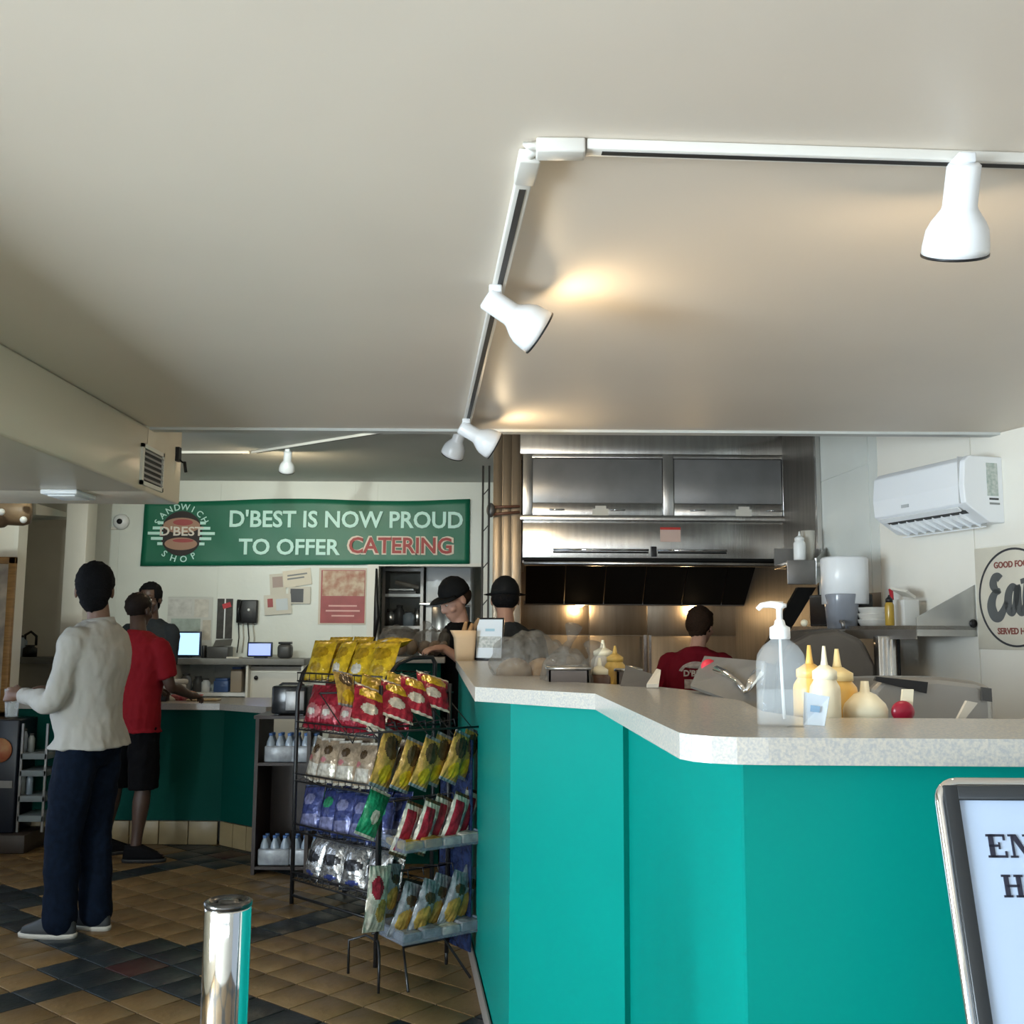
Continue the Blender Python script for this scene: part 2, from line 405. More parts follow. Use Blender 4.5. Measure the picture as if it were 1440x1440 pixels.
fr.box((-3.3, -2.69, .95), (1.5, -2.61, 1.01)).box((-3.3, -2.69, 2.09), (1.5, -2.61, 2.15))
w_ = struct('window_3', fr, steel_m)
for q in range(4):
    put('pane', MB().box((-3.27+1.2*q, -2.655, 1.01), (-3.27+1.2*q+1.14, -2.645, 2.09)), glass_m, w_)
struct('wall_left_recess', MB().box((-4.85, 7.55, 0), (-4.75, YB, ZH-.001)), wallg_m)
PT = PY(25, 800, 7.45)
struct('wall_left_end', MB().box((-4.85, 7.45, 0), (PT.x-.03, 7.55, ZH-.001)), wallr_m)
struct('trim_3', MB().box((PT.x-.03, 7.43, 0), (PT.x, 7.57, ZH-.001)), trimw_m)
a = PY(26, 760, YB).x; b = PY(90, 760, YB).x
struct('door_2', MB().box((a+.05, YB-.045, 0.01), (b+.12, YB-.001, 2.42)).box((a+.02, YB-.055, 2.42), (b+.12, YB-.001, 2.48)), wallg_m)
struct('trim_4', MB().slab(PY(47, 708, 8.2), PY(47, 724, 8.2), PY(95, 727, 9.3), PY(95, 722, 9.3), 0.02), trimw_m)
cA = PY(92, 750, 8.6); cB = PY(122, 750, 8.6)
struct('trim_5', MB().box((cA.x, 8.6, 0), (cB.x, 8.8, ZH-.001), bev=.006), trimw_m)     # square column
sm_ = PY(150, 743, YB).z
struct('trim_6', MB().box((cB.x-.1, YB-.03, sm_-.012), (PY(166, 743, YB).x, YB, sm_+.012)), wallr_m)

# ---- kitchen enclosure: steel wall left of the hood, backsplash, store room seen through the opening
KY = 8.15
kl = PY(693, 760, 7.05).x; kr = PY(735, 760, 7.05).x
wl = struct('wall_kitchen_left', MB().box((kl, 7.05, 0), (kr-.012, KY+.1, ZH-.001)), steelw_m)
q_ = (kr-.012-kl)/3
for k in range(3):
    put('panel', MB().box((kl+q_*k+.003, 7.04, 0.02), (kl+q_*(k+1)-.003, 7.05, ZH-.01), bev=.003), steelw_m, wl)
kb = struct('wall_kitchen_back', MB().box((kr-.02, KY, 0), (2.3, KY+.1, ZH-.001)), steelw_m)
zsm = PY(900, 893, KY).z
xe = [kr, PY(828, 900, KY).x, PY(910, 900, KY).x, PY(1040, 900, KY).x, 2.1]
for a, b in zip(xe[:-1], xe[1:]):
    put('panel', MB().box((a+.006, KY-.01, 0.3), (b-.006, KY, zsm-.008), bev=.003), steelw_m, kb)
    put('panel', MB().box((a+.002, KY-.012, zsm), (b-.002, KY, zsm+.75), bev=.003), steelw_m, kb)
put('panel_seam', MB().box((xe[2]-.03, KY-.022, .3), (xe[2]-.008, KY-.01, zsm)).box((xe[2]+.012, KY-.022, .3), (xe[2]+.03, KY-.01, zsm)), steel_m, kb)
struct('wall_storage', MB().box((-2.2, 11.1, 0), (1.2, 11.2, ZH-.001)).box((-2.2, YB+.1, 0), (-2.1, 11.1, ZH-.001)).box((1.1, KY+.1, 0), (1.2, 11.1, ZH-.001)), wallp_m)

# ================================================================ FRONT COUNTER
ZT = 1.315
E1_ = PZ(668, 966, ZT); E2_ = PZ(837, 975.5, ZT); E3_ = PZ(973, 1038.5, ZT); EL = PZ(641, 928.5, ZT)
print('counter', E1_, E2_, E3_, EL)
back = [PZ(x, y, ZT) for x, y in ((1440, 1009), (1130, 1009), (1072, 1000), (1045, 986), (984, 972), (929, 966), (807, 959), (765, 940), (722, 929))]
EL2 = PZ(641, 927.5, ZT)
front_y = PZ(1040, 1037, ZT).y
# rounded corner at E3
d1 = (E2_-E3_).normalized()
pts = [EL, E1_, E2_]
for t in (0, .25, .5, .75, 1):
    p0 = E3_ + d1*0.09; p1 = Vector((E3_.x+0.015, front_y, ZT)); p2 = Vector((E3_.x+0.12, front_y, ZT))
    pts.append(p0*(1-t)**2 + p1*2*t*(1-t) + p2*t*t)
xr = 1.55
bx = back[1]
poly = [(p.x, p.y) for p in pts] + [(xr, front_y), (xr, bx.y)] + [(p.x, p.y) for p in back[1:]] + [(EL2.x+.01, PZ(700, 927.5, ZT).y)]
worktop = single('countertop', MB().prism(poly, ZT-.041, ZT), lam_m, 'speckled grey laminate top of the near green order counter, wrapping its bends', 'countertop', (E2_.x, E2_.y, ZT-.041))
# base faces
A0 = PZ(659, 1328, 0); A1 = PZ(685, 1440, 0); dA = (A1-A0).normalized()
def hit(px, p, d):
    """point where the vertical through pixel column px meets the plan line p + t d"""
    r = ray(px, 1200); n = Vector((-d.y, d.x, 0)); t = (p-CAM).dot(n)/r.dot(n); q = CAM + r*t; q.z = 0; return q
B0 = A0 - dA*1.05
B1 = hit(724, A0, dA)
AB = Vector((hit(885, Vector((E2_.x+.09, E2_.y+.02, 0)), Vector((0, 1, 0))).x, 0, 0)); AB.y = AB.x/((885-720)/F)*cp_*1.0
AB = CAM + ray(885, 1200)*(((E2_.y+.02))/ray(885, 1200).y); AB.z = 0
BC = CAM + ray(1045, 1250)*((front_y+.10)/ray(1045, 1250).y); BC.z = 0
CR = Vector((xr-.02, BC.y, 0))
print('base', B0, B1, AB, BC)
cb = thing('order_counter', 'near bright teal order counter with bends and grey kick strip', 'counter', (B1.x, B1.y, 0))
def panelslab(a, b, z0, z1, t, side):
    d = (b-a).normalized(); n = Vector((-d.y, d.x, 0))*side
    return wallslab(a, b, z0, z1, n, t)
ins = 1
for a, b in ((B0, B1), (B1, AB), (AB, BC), (BC, CR)):
    put('front_panel', panelslab(a, b, 0.0, ZT-.0415, .018, 1 if (b-a).cross(Vector((1, 1.2, 0))-a).z > 0 else -1), green_m, cb)
put('kick_strip', panelslab(B0+Vector((-.006, 0, 0)), B1+Vector((-.006, -.004, 0)), 0.0, .085, .006, -1), mat('grey_vinyl_base', (.22, .19, .17), .5), cb)
fr_ = MB().prism([(p.x, p.y) for p in (B0+Vector((.03, 0, 0)), B1+Vector((.03, .03, 0)), AB+Vector((.03, .03, 0)), BC+Vector((.03, .03, 0)), CR+Vector((0, .03, 0)), Vector((xr-.02, BC.y+.12, 0)), BC+Vector((.2, .15, 0)), AB+Vector((.22, .15, 0)), B1+Vector((.2, .25, 0)), B0+Vector((.25, .05, 0)))], 0.02, ZT-.05)
put('carcass', fr_, dgrey_m, cb)

# ================================================================ FAR COUNTER
YF = 7.33; ZF = 0.975
fx0 = PY(20, 1100, YF).x; fx1 = PY(312, 1100, YF).x
ty = PY(240, 988, 7.25).z; ZF = PZ(240, 988, .97).z
fe = PZ(366, 1190, 0)
fc = thing('service_counter', 'far green service counter, its shade painted dark, on a tan tile base', 'counter', ((fx0+fx1)/2, YF, 0))
tz = 0.165
pA, pB, pC = Vector((fx0, YF, 0)), Vector((fx1, YF, 0)), Vector((PY(368, 1100, 7.05).x, 7.05, 0))
put('front_panel', wallslab(pA, pB, tz, ZF-.045, Vector((0, 1, 0)), .02), green_shaded_m, fc)
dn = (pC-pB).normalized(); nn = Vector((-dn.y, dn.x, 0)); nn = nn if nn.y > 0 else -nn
put('front_panel', wallslab(pB, pC, tz, ZF-.045, nn, .02), green_shaded_m, fc)
put('carcass', MB().box((fx0+.02, YF+.03, .02), (fx1+.05, YF+.6, ZF-.05)), dgrey_m, fc)
x = fx0
while x < fx1-.03:
    w = min(.205, fx1-x); put('base_tile', MB().box((x+.003, YF-.004, .002), (x+w-.003, YF+.014, tz-.006), bev=.002), baset_m, fc); x += .205
L_ = (pC-pB).length; k = 0.0
while k < L_-.02:
    w = min(.15, L_-k)
    put('base_tile', wallslab(pB+dn*(k+.003)-nn*.004, pB+dn*(k+w-.003)-nn*.004, .002, tz-.006, nn, .016), baset_m, fc); k += .15
single('countertop', MB().prism([(fx0, YF-.06), (fx1-.02, YF-.06), (pC.x+.03, pC.y-.07), (pC.x+.32, pC.y+.25), (pC.x+.2, YF+.62), (fx0, YF+.62)], ZF-.044, ZF), lam_m, 'grey laminate top of the far green service counter', 'countertop', ((fx0+fx1)/2, YF, ZF-.044))

# ================================================================ VENT IN THE BULKHEAD, SOFFIT LIGHT, BRACKET
warm = (1.0, 0.78, 0.48)
vy0 = PX(197, 650, XB).y; vy1 = PX(228, 650, XB).y; vz0 = PX(197, 681, XB).z; vz1 = PX(197, 622, XB).z
vt = thing('air_vent', 'white louvred air vent on the side of the left bulkhead', 'vent', (XB, (vy0+vy1)/2, (vz0+vz1)/2))
put('frame', MB().box((XB, vy0, vz0), (XB+.012, vy0+.022, vz1)).box((XB, vy1-.015, vz0), (XB+.012, vy1, vz1)).box((XB, vy0, vz0), (XB+.012, vy1, vz0+.018)).box((XB, vy0, vz1-.018), (XB+.012, vy1, vz1)), trimw_m, vt)
put('backing', MB().box((XB, vy0+.02, vz0+.015), (XB+.003, vy1-.012, vz1-.015)), dgrey_m, vt)
for k in range(6):
    z = vz0+.03+(vz1-vz0-.06)*k/5
    put('louvre', MB().slab((XB+.003, vy0+.02, z+.006), (XB+.012, vy0+.02, z-.006), (XB+.012, vy1-.013, z-.006), (XB+.003, vy1-.013, z+.006), .003), mat('louvre_grey', (.42, .42, .42), .4), vt)
p = PZ(98, 692, ZB)
t = thing('ceiling_fixture', 'small flat white fixture under the left bulkhead', 'light fixture', (p.x, p.y, ZB))
put('housing', MB().box((p.x-.09, p.y-.10, ZB-.022), (p.x+.075, p.y+.12, ZB), bev=.006), whitep_m, t)
put('diffuser', MB().box((p.x-.07, p.y-.07, ZB-.028), (p.x+.055, p.y+.09, ZB-.021), bev=.003), mat('milky_lens', (.85, .88, .88), .25), t)
p = PY(237, 641, 5.05)
t = thing('wall_bracket', 'black hooked metal bracket on the far end of the left bulkhead', 'bracket', (XB, 5.0, p.z))
put('mounting_plate', MB().box((XB, 4.99, p.z-.035), (XB+.018, 5.03, p.z+.035)), black_m, t)
a = PY(237, 648, 5.05); b = PY(263, 652, 5.05); c_ = PY(265, 666, 5.05)
put('arm', MB().tube([(XB+.015, 5.01, a.z), (b.x-.01, 5.01, b.z), (b.x, 5.01, b.z)], .0045, 8), black_m, t)
put('hook', MB().tube([(b.x, 5.01, b.z+.002), (c_.x, 5.01, c_.z)], .008, 8), black_m, t)

# ================================================================ TRACK LIGHTS
slot_m = mat('dark_slot', (.03, .03, .03), .5)
trk_m = mat('track_white', (.72, .70, .65), .35)
def track(label, a, b, z, ends=(.1, .1), w=.034, h=.022):
    a = Vector((a.x, a.y, z)); b = Vector((b.x, b.y, z)); d = (b-a); L = d.length; ang = math.atan2(d.y, d.x)
    t = thing('light_track', label, 'track', (a.x, a.y, z-h), ang)
    put('rail', MB().box((0, -w/2, 0), (L, w/2, h-.0005), bev=.003), trk_m, t, local=True)
    put('slot', MB().box((ends[0], -.007, -.0012), (L-ends[1], .007, .002)), slot_m, t, local=True)
    return t
k0 = PZ(737, 243, ZC); k1 = PZ(655, 597, ZC); k1.y = min(k1.y, YD-.03)
q0 = PZ(824, 199, ZC); q1 = PZ(1440, 219, ZC); q1 = q0+(q1-q0)*1.5
track('long white light track running toward the kitchen', k0, k1, ZC, (.03, .04))
track('white light track running across to the right wall', q0, q1, ZC, (.03, .1))
jt = thing('track_connector', 'white bent connector joining the two near light tracks', 'connector', (k0.x, k0.y, ZC-.026))
d0 = (k1-k0).normalized()
d0 = (k1-k0).normalized()
put('elbow', MB().tube([k0-d0*.09+Vector((0, 0, -.012)), k0-d0*.12+Vector((0, 0, -.014)), k0-d0*.135+Vector((.012, 0, -.014)), q0+Vector((-.11, -.01, -.014)), q0+Vector((-.085, 0, -.012))], .012, 10), trk_m, jt)
put('feed_box', MB().box((q0.x-.095, q0.y-.021, ZC-.030), (q0.x-.002, q0.y+.021, ZC-.001), bev=.004), trk_m, jt)
put('end_box', MB().box((-.11, -.021, -.030), (-.002, .021, -.001), bev=.004, M=Matrix.Translation(Vector((k0.x, k0.y, ZC))) @ Matrix.Rotation(math.atan2(d0.y, d0.x), 4, 'Z')), trk_m, jt)
bulb_m = mat('warm_bulb', (1, .9, .7), .4, emit=(1.0, .80, .50), estr=14)
def spot(label, piv, aim, z0, power=9, s=1.0, drop=.045, lit=True, cone=None, col=(1.0, .77, .48)):
    """piv: point on the track's underside, aim: direction the mouth faces"""
    t = thing('track_spotlight', label, 'spotlight', (piv.x, piv.y, z0))
    P = Vector((piv.x, piv.y, z0)); aim = Vector(aim).normalized()
    put('adapter', MB().box((P.x-.017, P.y-.028, P.z-.020), (P.x+.017, P.y+.028, P.z), bev=.004), whitem_m, t)
    J = P+Vector((0, 0, -drop))
    put('yoke', MB().tube([P+Vector((0, 0, -.018)), J, J+aim*.012], .0075*s, 8), whitem_m, t)
    B = J - aim*.028*s
    z = aim; x = z.orthogonal().normalized(); y = z.cross(x)
    M = Matrix.Identity(4)
    for i in range(3): M[i][0] = x[i]; M[i][1] = y[i]; M[i][2] = z[i]; M[i][3] = B[i]
    prof = [(.002, -.004), (.026, -.003), (.031, .002), (.032, .075), (.034, .082), (.050, .105), (.058, .122), (.062, .150), (.0625, .166), (.060, .166), (.058, .148), (.05, .112), (.03, .085), (.002, .083)]
    put('shade', MB().lathe([(r*s, q*s) for r, q in prof], n=32, M=M, cap=False), whitem_m, t)
    put('rim', MB().lathe([(.0625*s, .165*s), (.0635*s, .166*s), (.0635*s, .170*s), (.057*s, .170*s), (.057*s, .165*s)], n=32, M=M, cap=False), black_m, t)
    put('bulb', MB().lathe([(.001, .09), (.02, .095), (.045, .118), (.050, .134), (.04, .148), (.02, .155), (.001, .157)], n=20, M=M if s == 1 else M @ Matrix.Scale(s, 4), cap=False), bulb_m, t)
    if lit:
        l = bpy.data.lights.new('bulb_light', 'SPOT' if cone else 'POINT'); l.energy = power; l.color = col; l.shadow_soft_size = .03
        if cone: l.spot_size = math.radians(cone); l.spot_blend = .8
        o = bpy.data.objects.new('bulb_light', l); COL.objects.link(o); o.parent = t
        loc = B+aim*.178*s
        q = aim.to_track_quat('-Z', 'Y'); o.matrix_basis = WM[t.name].inverted() @ (Matrix.Translation(loc) @ q.to_matrix().to_4x4())
    return t
zt_ = ZC-.022
spot('white track spotlight hanging nearly straight down on the crosswise track', PZ(1352, 222, zt_), (.08, .52, -.85), zt_, 4.2)
spot('white track spotlight halfway along the long track, tilted right', PZ(697, 404, zt_), (.85, .24, -.50), zt_, 3.2)
spot('white track spotlight at the far end of the long track', PZ(656, 590, zt_), (.85, .20, -.45), zt_, 3.0)
# far tracks on the higher ceiling
h1 = PZ(237, 638, ZH-.02); h2 = PZ(350, 638, ZH-.02); h3 = PZ(545, 608, ZH-.02); h3 = h2+(h3-h2)*1.25
track('thin far track on the raised ceiling near the bulkhead', h1, h2, ZH, (.05, .05), .03, .02)
track('white far track slanting across the raised ceiling', h2+Vector((.03, 0, 0)), h3, ZH, (.05, .05), .03, .02)
spot('small far track spotlight above the green banner', PZ(405, 632, ZH-.02), (-.15, .5, -.8), ZH-.02, 11, .95)
pz_ = PY(650, 632, 5.4)
track('added unseen track on the raised ceiling just past the low ceiling edge', Vector((-3.4, 5.4, 0)), Vector((pz_.x+.25, 5.4, 0)), ZH, (.03, .03))  # invented track, lengthened to the left to carry the added spots
for k, x_ in enumerate((-3.0, -2.1, -1.2)):  # added lamps, hidden by the drop, only to brighten the back wall
    spot('added unseen spotlight brightening the back wall from behind the low ceiling edge, %s' % ('leftmost', 'middle one', 'right one')[k], Vector((x_, 5.4, 0)), (.03, 1, -.16), ZH-.022, 62, cone=62, col=(.90, 1.0, .93))
spot('white track spotlight hung low behind the far end one', Vector((pz_.x-.01, 5.4, 0)), (-.35, .5, -.8), ZH-.022, 11, 1.0, drop=.30)

# ================================================================ BANNER
BG = mat('banner_green', (.010, .155, .085), .42, nscale=3, namt=.12, bump=.05, bscale=5)
LET = mat('banner_pale_letters', (.58, .88, .80), .5); RED = mat('banner_red', (.35, .035, .03), .5)
YN = YB-.03
bl, br_ = PY(197, 796, YN), PY(660, 793, YN); tl = PY(204, 703.5, YN); tr = PY(661, 702.5, YN)
bn = thing('banner', 'long green banner announcing catering, hung on the back wall', 'banner', ((bl.x+br_.x)/2, YN, (bl.z+tl.z)/2))
mb = MB(); nx, nz = 60, 12; vs = []; fs = []
for j in range(nz+1):
    for i in range(nx+1):
        u, v = i/nx, j/nz
        a = bl.lerp(br_, u); b = tl.lerp(tr, u); q = a.lerp(b, v)
        sag = .012*math.sin(u*PI*3+.5)*v
        q = q+Vector((0, .006*math.sin(u*9+v*5)*math.sin(u*23+v*2), -sag*1.0)); vs.append(q)
for j in range(nz):
    for i in range(nx): k = j*(nx+1)+i; fs.append((k, k+1, k+nx+2, k+nx+1))
mb.add(vs, fs, 0, True)
sheet = put('sheet', mb, BG, bn); md = sheet.modifiers.new('thick', 'SOLIDIFY'); md.thickness = .003
YL = YN-.012
def bm_text(s, px, py, hpx, mi_mat, bold, name, sx=1.0, wpx=None):
    c = PY(px, py, YL); size = hpx/F*YL/.72
    t_ = text_mb(s, size, .002, bold)
    xs_ = [v[0] for v in t_.v]; ys_ = [v[1] for v in t_.v]
    w = max(xs_)-min(xs_); hh = max(ys_)-min(ys_); tw = wpx/F*YL; th = hpx/F*YL
    cx = (max(xs_)+min(xs_))/2; cy = (max(ys_)+min(ys_))/2
    M = frame(c, (1, 0, ROLL*0), (0, 0, 1))
    t_.v = [tuple(M @ Vector(((v[0]-cx)*tw/w, (v[1]-cy)*th/hh, v[2]))) for v in t_.v]
    return t_
put('lettering', bm_text("D'BEST IS NOW PROUD", 487, 730, 25, 0, .005, '', wpx=330), LET, bn)
put('lettering', bm_text("TO OFFER", 407, 769, 23, 0, .005, '', wpx=143), LET, bn)
o = put('red_lettering', bm_text("CATERING", 563, 767, 23, 0, .004, '', wpx=145), RED, bn); o['label'] = 'red letters with a pale outline'
q = bm_text("CATERING", 563, 767, 27, 0, .014, '', wpx=151); q.v = [(v[0], v[1]+.004, v[2]) for v in q.v]
put('letter_outline', q, mat('outline_cream', (.72, .62, .52), .5), bn)
# round emblem: dark disc, bun and filling bands, side bars, ring of letters
ec = PY(255, 750, YL); R_ = 37/F*YL
em = MB()
def disc(mb, c, rx, rz, y, mi, a0=0, a1=2*PI, n=36):
    vs = [(c.x+rx*math.cos(a0+(a1-a0)*k/n), y, c.z+rz*math.sin(a0+(a1-a0)*k/n)) for k in range(n)]
    mb.add([(v[0], v[1], v[2]) for v in vs]+[(v[0], v[1]+.002, v[2]) for v in vs], [tuple(range(n)), tuple(range(n, 2*n))[::-1]]+[(i, (i+1) % n, n+(i+1) % n, n+i) for i in range(n)], mi)
disc(em, ec, R_*.80, R_*.86, YL, 0)
disc(em, ec+Vector((0, 0, R_*.30)), R_*.70, R_*.30, YL-.002, 1); disc(em, ec+Vector((R_*.05, 0, R_*.42)), R_*.38, R_*.12, YL-.004, 2)
disc(em, ec-Vector((0, 0, R_*.40)), R_*.62, R_*.24, YL-.002, 1); disc(em, ec-Vector((-.02, 0, R_*.28)), R_*.4, R_*.07, YL-.004, 2)
put('emblem_disc', em, [mat('emblem_black', (.02, .012, .01), .5), mat('emblem_bun', (.38, .22, .15), .5), mat('emblem_red', (.36, .07, .07), .5)], bn)
em = MB()
for k, w in enumerate((.92, 1.10, 1.28, 1.15, .9)):
    z = ec.z+R_*(.40-k*.20)
    put('emblem_bar', MB().box((ec.x-R_*w, YL-.001, z-R_*.055), (ec.x-R_*.70, YL+.001, z+R_*.055)), LET, bn)
    put('emblem_bar', MB().box((ec.x+R_*.70, YL-.001, z-R_*.055), (ec.x+R_*w, YL+.001, z+R_*.055)), LET, bn)
c0 = ec+Vector((0, -.006, R_*.06))
t_ = text_mb("D'BEST", R_*.48, .002, .002, M=frame(c0, (1, 0, 0), (0, 0, 1)), sx=1.15); put('emblem_lettering', t_, mat('emblem_cream', (.75, .70, .62), .5), bn)
for txt, a0, a1, s_ in (('SANDWICH', 155, 30, 1), ('SHOP', 232, 300, -1)):
    ring = MB()
    for k, ch in enumerate(txt):
        a = math.radians(a0+(a1-a0)*k/(len(txt)-1)); d = Vector((math.cos(a), 0, math.sin(a)))
        up = d if s_ > 0 else -d; x = Vector((up.z, 0, -up.x))
        text_mb(ch, R_*.34, .002, .001, M=frame(ec+d*R_*1.0+Vector((0, -.003, 0)), x, up), mb=ring)
    put('emblem_lettering', ring, LET, bn)

# ================================================================ PAPERS AND POSTERS ON THE BACK WALL
YW = YB-.012
def sheet_at(px0, py0, px1, py1, rot=0.0, Y=YW, t=.002, mb=None, mi=0):
    a = PY(px0, py1, Y); b = PY(px1, py0, Y); c = (a+b)/2; w = (b.x-a.x)/2; h = (b.z-a.z)/2
    cs, sn = math.cos(rot), math.sin(rot)
    P = [(c.x+x*cs-z*sn, Y, c.z+x*sn+z*cs) for x, z in ((-w, -h), (w, -h), (w, h), (-w, h))]
    mb = mb or MB()
    mb.slab(P[0], P[1], P[2], P[3], t, mi); return mb, c
def paperthing(label, cat, rects, mats, rot=0.0, Y=YW, name='notice'):
    mb = MB(); c = None
    for k, (r, mi) in enumerate(rects):
        mb, cc = sheet_at(*r, rot=rot, Y=Y-.0015*k, mb=mb, mi=mi)
        if c is None: c = cc
    return single(name, mb, mats, label, cat, (c.x, Y, c.z))
pr = mat('poster_red', (.40, .075, .075), .45, nscale=6, namt=.25); ph = mat('poster_food', (.62, .50, .36), .5, nscale=14, col2=(.38, .16, .10))
pk = mat('print_grey', (.25, .26, .26), .6)
po = thing('poster', 'red framed food poster on the back wall right of the loose papers', 'poster', tuple(PY(482, 838, YW)))
put('backing', sheet_at(447, 799, 516, 878)[0], mat('poster_border', (.60, .52, .42), .5), po)
put('print', sheet_at(450, 802, 514, 876, Y=YW-.003)[0], pr, po)
put('food_picture', sheet_at(453, 803, 513, 838, Y=YW-.005)[0], ph, po)
mbx = MB()
for k, (a, b) in enumerate(((462, 502), (458, 506), (466, 498))): sheet_at(a, 851+k*7, b, 853+k*7, Y=YW-.0055, mb=mbx)
put('text_lines', mbx, mat('poster_text', (.70, .40, .36), .5), po)
paperthing('cream notice with round picture pinned left of the tilted certificate', 'notice', [((379, 807, 402, 836), 0), ((383, 811, 398, 826), 1)], [paper_m, mat('print_pinkgrey', (.42, .33, .30), .6)], .08)
paperthing('tilted cream certificate, uppermost of the loose papers', 'notice', [((398, 801, 438, 824), 0), ((404, 807, 432, 809), 1), ((404, 812, 428, 814), 1)], [mat('cream_paper', (.74, .68, .56), .6), pk], .14, Y=YW-.006)
paperthing('white sheet with a black photo square', 'notice', [((405, 825, 437, 849), 0), ((408, 828, 427, 847), 1)], [paper_m, mat('photo_black', (.05, .05, .055), .4)], .0, Y=YW-.010)
paperthing('wide white card with a small red emblem, lowest of the loose papers', 'notice', [((371, 836, 410, 864), 0), ((376, 842, 384, 854), 1), ((388, 842, 405, 858), 2)], [paper_m, pr, mat('print_pale', (.6, .66, .7), .6)], .08, Y=YW-.012)
bd = thing('notice_board', 'pale papered notice board behind the till screen', 'board', tuple(PY(290, 880, YW)))
put('panel', sheet_at(233, 840, 300, 922)[0], mat('board_pale', (.60, .61, .58), .6), bd)
for k, r in enumerate(((236, 843, 270, 866), (273, 843, 294, 868), (240, 870, 282, 892), (284, 872, 297, 900), (236, 895, 262, 915))):
    put('paper_sheet', sheet_at(*r, Y=YW-.003)[0], mat('board_paper_%d' % k, ((.66, .66, .63), (.70, .68, .62), (.42, .50, .46), (.62, .58, .5), (.6, .62, .62))[k], .6, nscale=16, namt=.22), bd)
cl = thing('wall_rack', 'narrow dark wall rack with red tags right of the notice board', 'rack', tuple(PY(314, 870, YW)))
put('back_panel', sheet_at(304, 842, 328, 898, t=.004)[0], mat('dark_board', (.06, .055, .05), .5, nscale=20, namt=.4), cl)
put('divider', sheet_at(314, 842, 318, 898, Y=YW-.008, t=.006)[0], whitep_m, cl)
put('red_tag', sheet_at(313, 848, 325, 855, Y=YW-.018, rot=.3)[0], mat('tag_red', (.5, .03, .04), .4), cl)
ph_ = thing('phone_panel', 'black telephone switch box with hanging cables on the back wall', 'box', tuple(PY(348, 860, YW)))
a = PY(334, 876, YW); b = PY(364, 844, YW)
put('housing', MB().box((a.x, YW-.06, a.z), (b.x, YW, b.z), bev=.008), black_m, ph_)
put('handset', MB().tube([(a.x+.03, YW-.075, a.z+.02), (a.x+.025, YW-.085, (a.z+b.z)/2), (a.x+.03, YW-.075, b.z)], [.02, .013, .02], 10), blackg_m, ph_)
put('button', MB().lathe([(.012, 0), (.012, .006), (.001, .006)], n=14, M=frame(((a.x+b.x)/2+.02, YW-.061, b.z-.09), (1, 0, 0), (0, 0, 1))), whitep_m, ph_)
for k, px in enumerate((336, 342, 349, 356)):
    a2 = PY(px, 876, YW); b2 = PY(px-2+k, 918, YW)
    put('cable', MB().tube([(a2.x, YW-.02, a2.z+.01), ((a2.x+b2.x)/2+.01, YW-.012, (a2.z+b2.z)/2), (b2.x, YW-.02, b2.z)], .005, 6), black_m if k % 2 == 0 else mat('beige_cable', (.45, .42, .36), .5), ph_)
cam_ = PY(171, 734, YW)
t = thing('security_camera', 'white dome camera high on the back wall left of the banner', 'camera', tuple(cam_))
put('base', MB().lathe([(.075, 0), (.07, .03), (.05, .05)], n=24, M=frame(cam_, (1, 0, 0), (0, 0, 1))), whitep_m, t)
put('lens', MB().lathe([(.028, .045), (.022, .065), (.001, .07)], n=16, M=frame(cam_, (1, 0, 0), (0, 0, 1))), blackg_m, t)

# ================================================================ EXTRACTOR HOOD
HY = 7.0
def hx(px): return PY(px, 700, HY).x
def hz(py): return PY(920, py, HY).z
hl, hr = hx(735), hx(1117)
hood = thing('extractor_hood', 'wide stainless steel kitchen extractor hood over the grill', 'hood', ((hl+hr)/2, HY, hz(790)))
zt0, zt1, zc0, zc1, zl = hz(617), hz(640), hz(733), hz(742), hz(788)
put('body', MB().prism([(hl+.01, HY+.03), (hr-.01, HY+.03), (hr-.01, KY-.03), (hl+.01, KY-.03)], zc1, ZH-.004), steel_m, hood)
put('top_fascia', MB().box((hl-.02, HY-.02, zt1), (hr+.02, HY+.03, ZH-.005), bev=.004), steel_m, hood)
put('ledge', MB().box((hl-.02, HY-.035, zc0-.0), (hr, HY+.03, zc0+.035), bev=.005), steel_m, hood)
fas = MB().box((hl, HY-.005, zl+.012), (hr, HY+.02, zc0-.001), bev=.004)
put('lower_fascia', fas, steel_m, hood)
put('side_panel', MB().box((hl, HY+.02, zl-.02), (hl+.02, KY-.03, zc0)), steeld_m, hood)
put('side_panel', MB().box((hr-.02, HY+.02, zl-.02), (hr, KY-.03, zc0)), steeld_m, hood)
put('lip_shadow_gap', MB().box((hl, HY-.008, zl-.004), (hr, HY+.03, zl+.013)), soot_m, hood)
put('grease_gutter', MB().tube([(hl+.01, HY+.01, zl-.022), (hr-.01, HY+.01, zl-.022)], .019, 12), steel_m, hood)
bx0 = [hx(735), hx(748), hx(932), hx(947), hx(1100), hx(1112)]
zb0 = hz(717)
for a, b in ((0, 1), (2, 3), (4, 5)):
    put('upright', MB().box((bx0[a], HY-.018, zc0+.036), (bx0[b], HY+.03, zt1), bev=.003), steel_m, hood)
put('top_rail', MB().box((bx0[1], HY-.012, hz(645)), (bx0[4], HY+.03, zt1-.001), bev=.002), steel_m, hood)
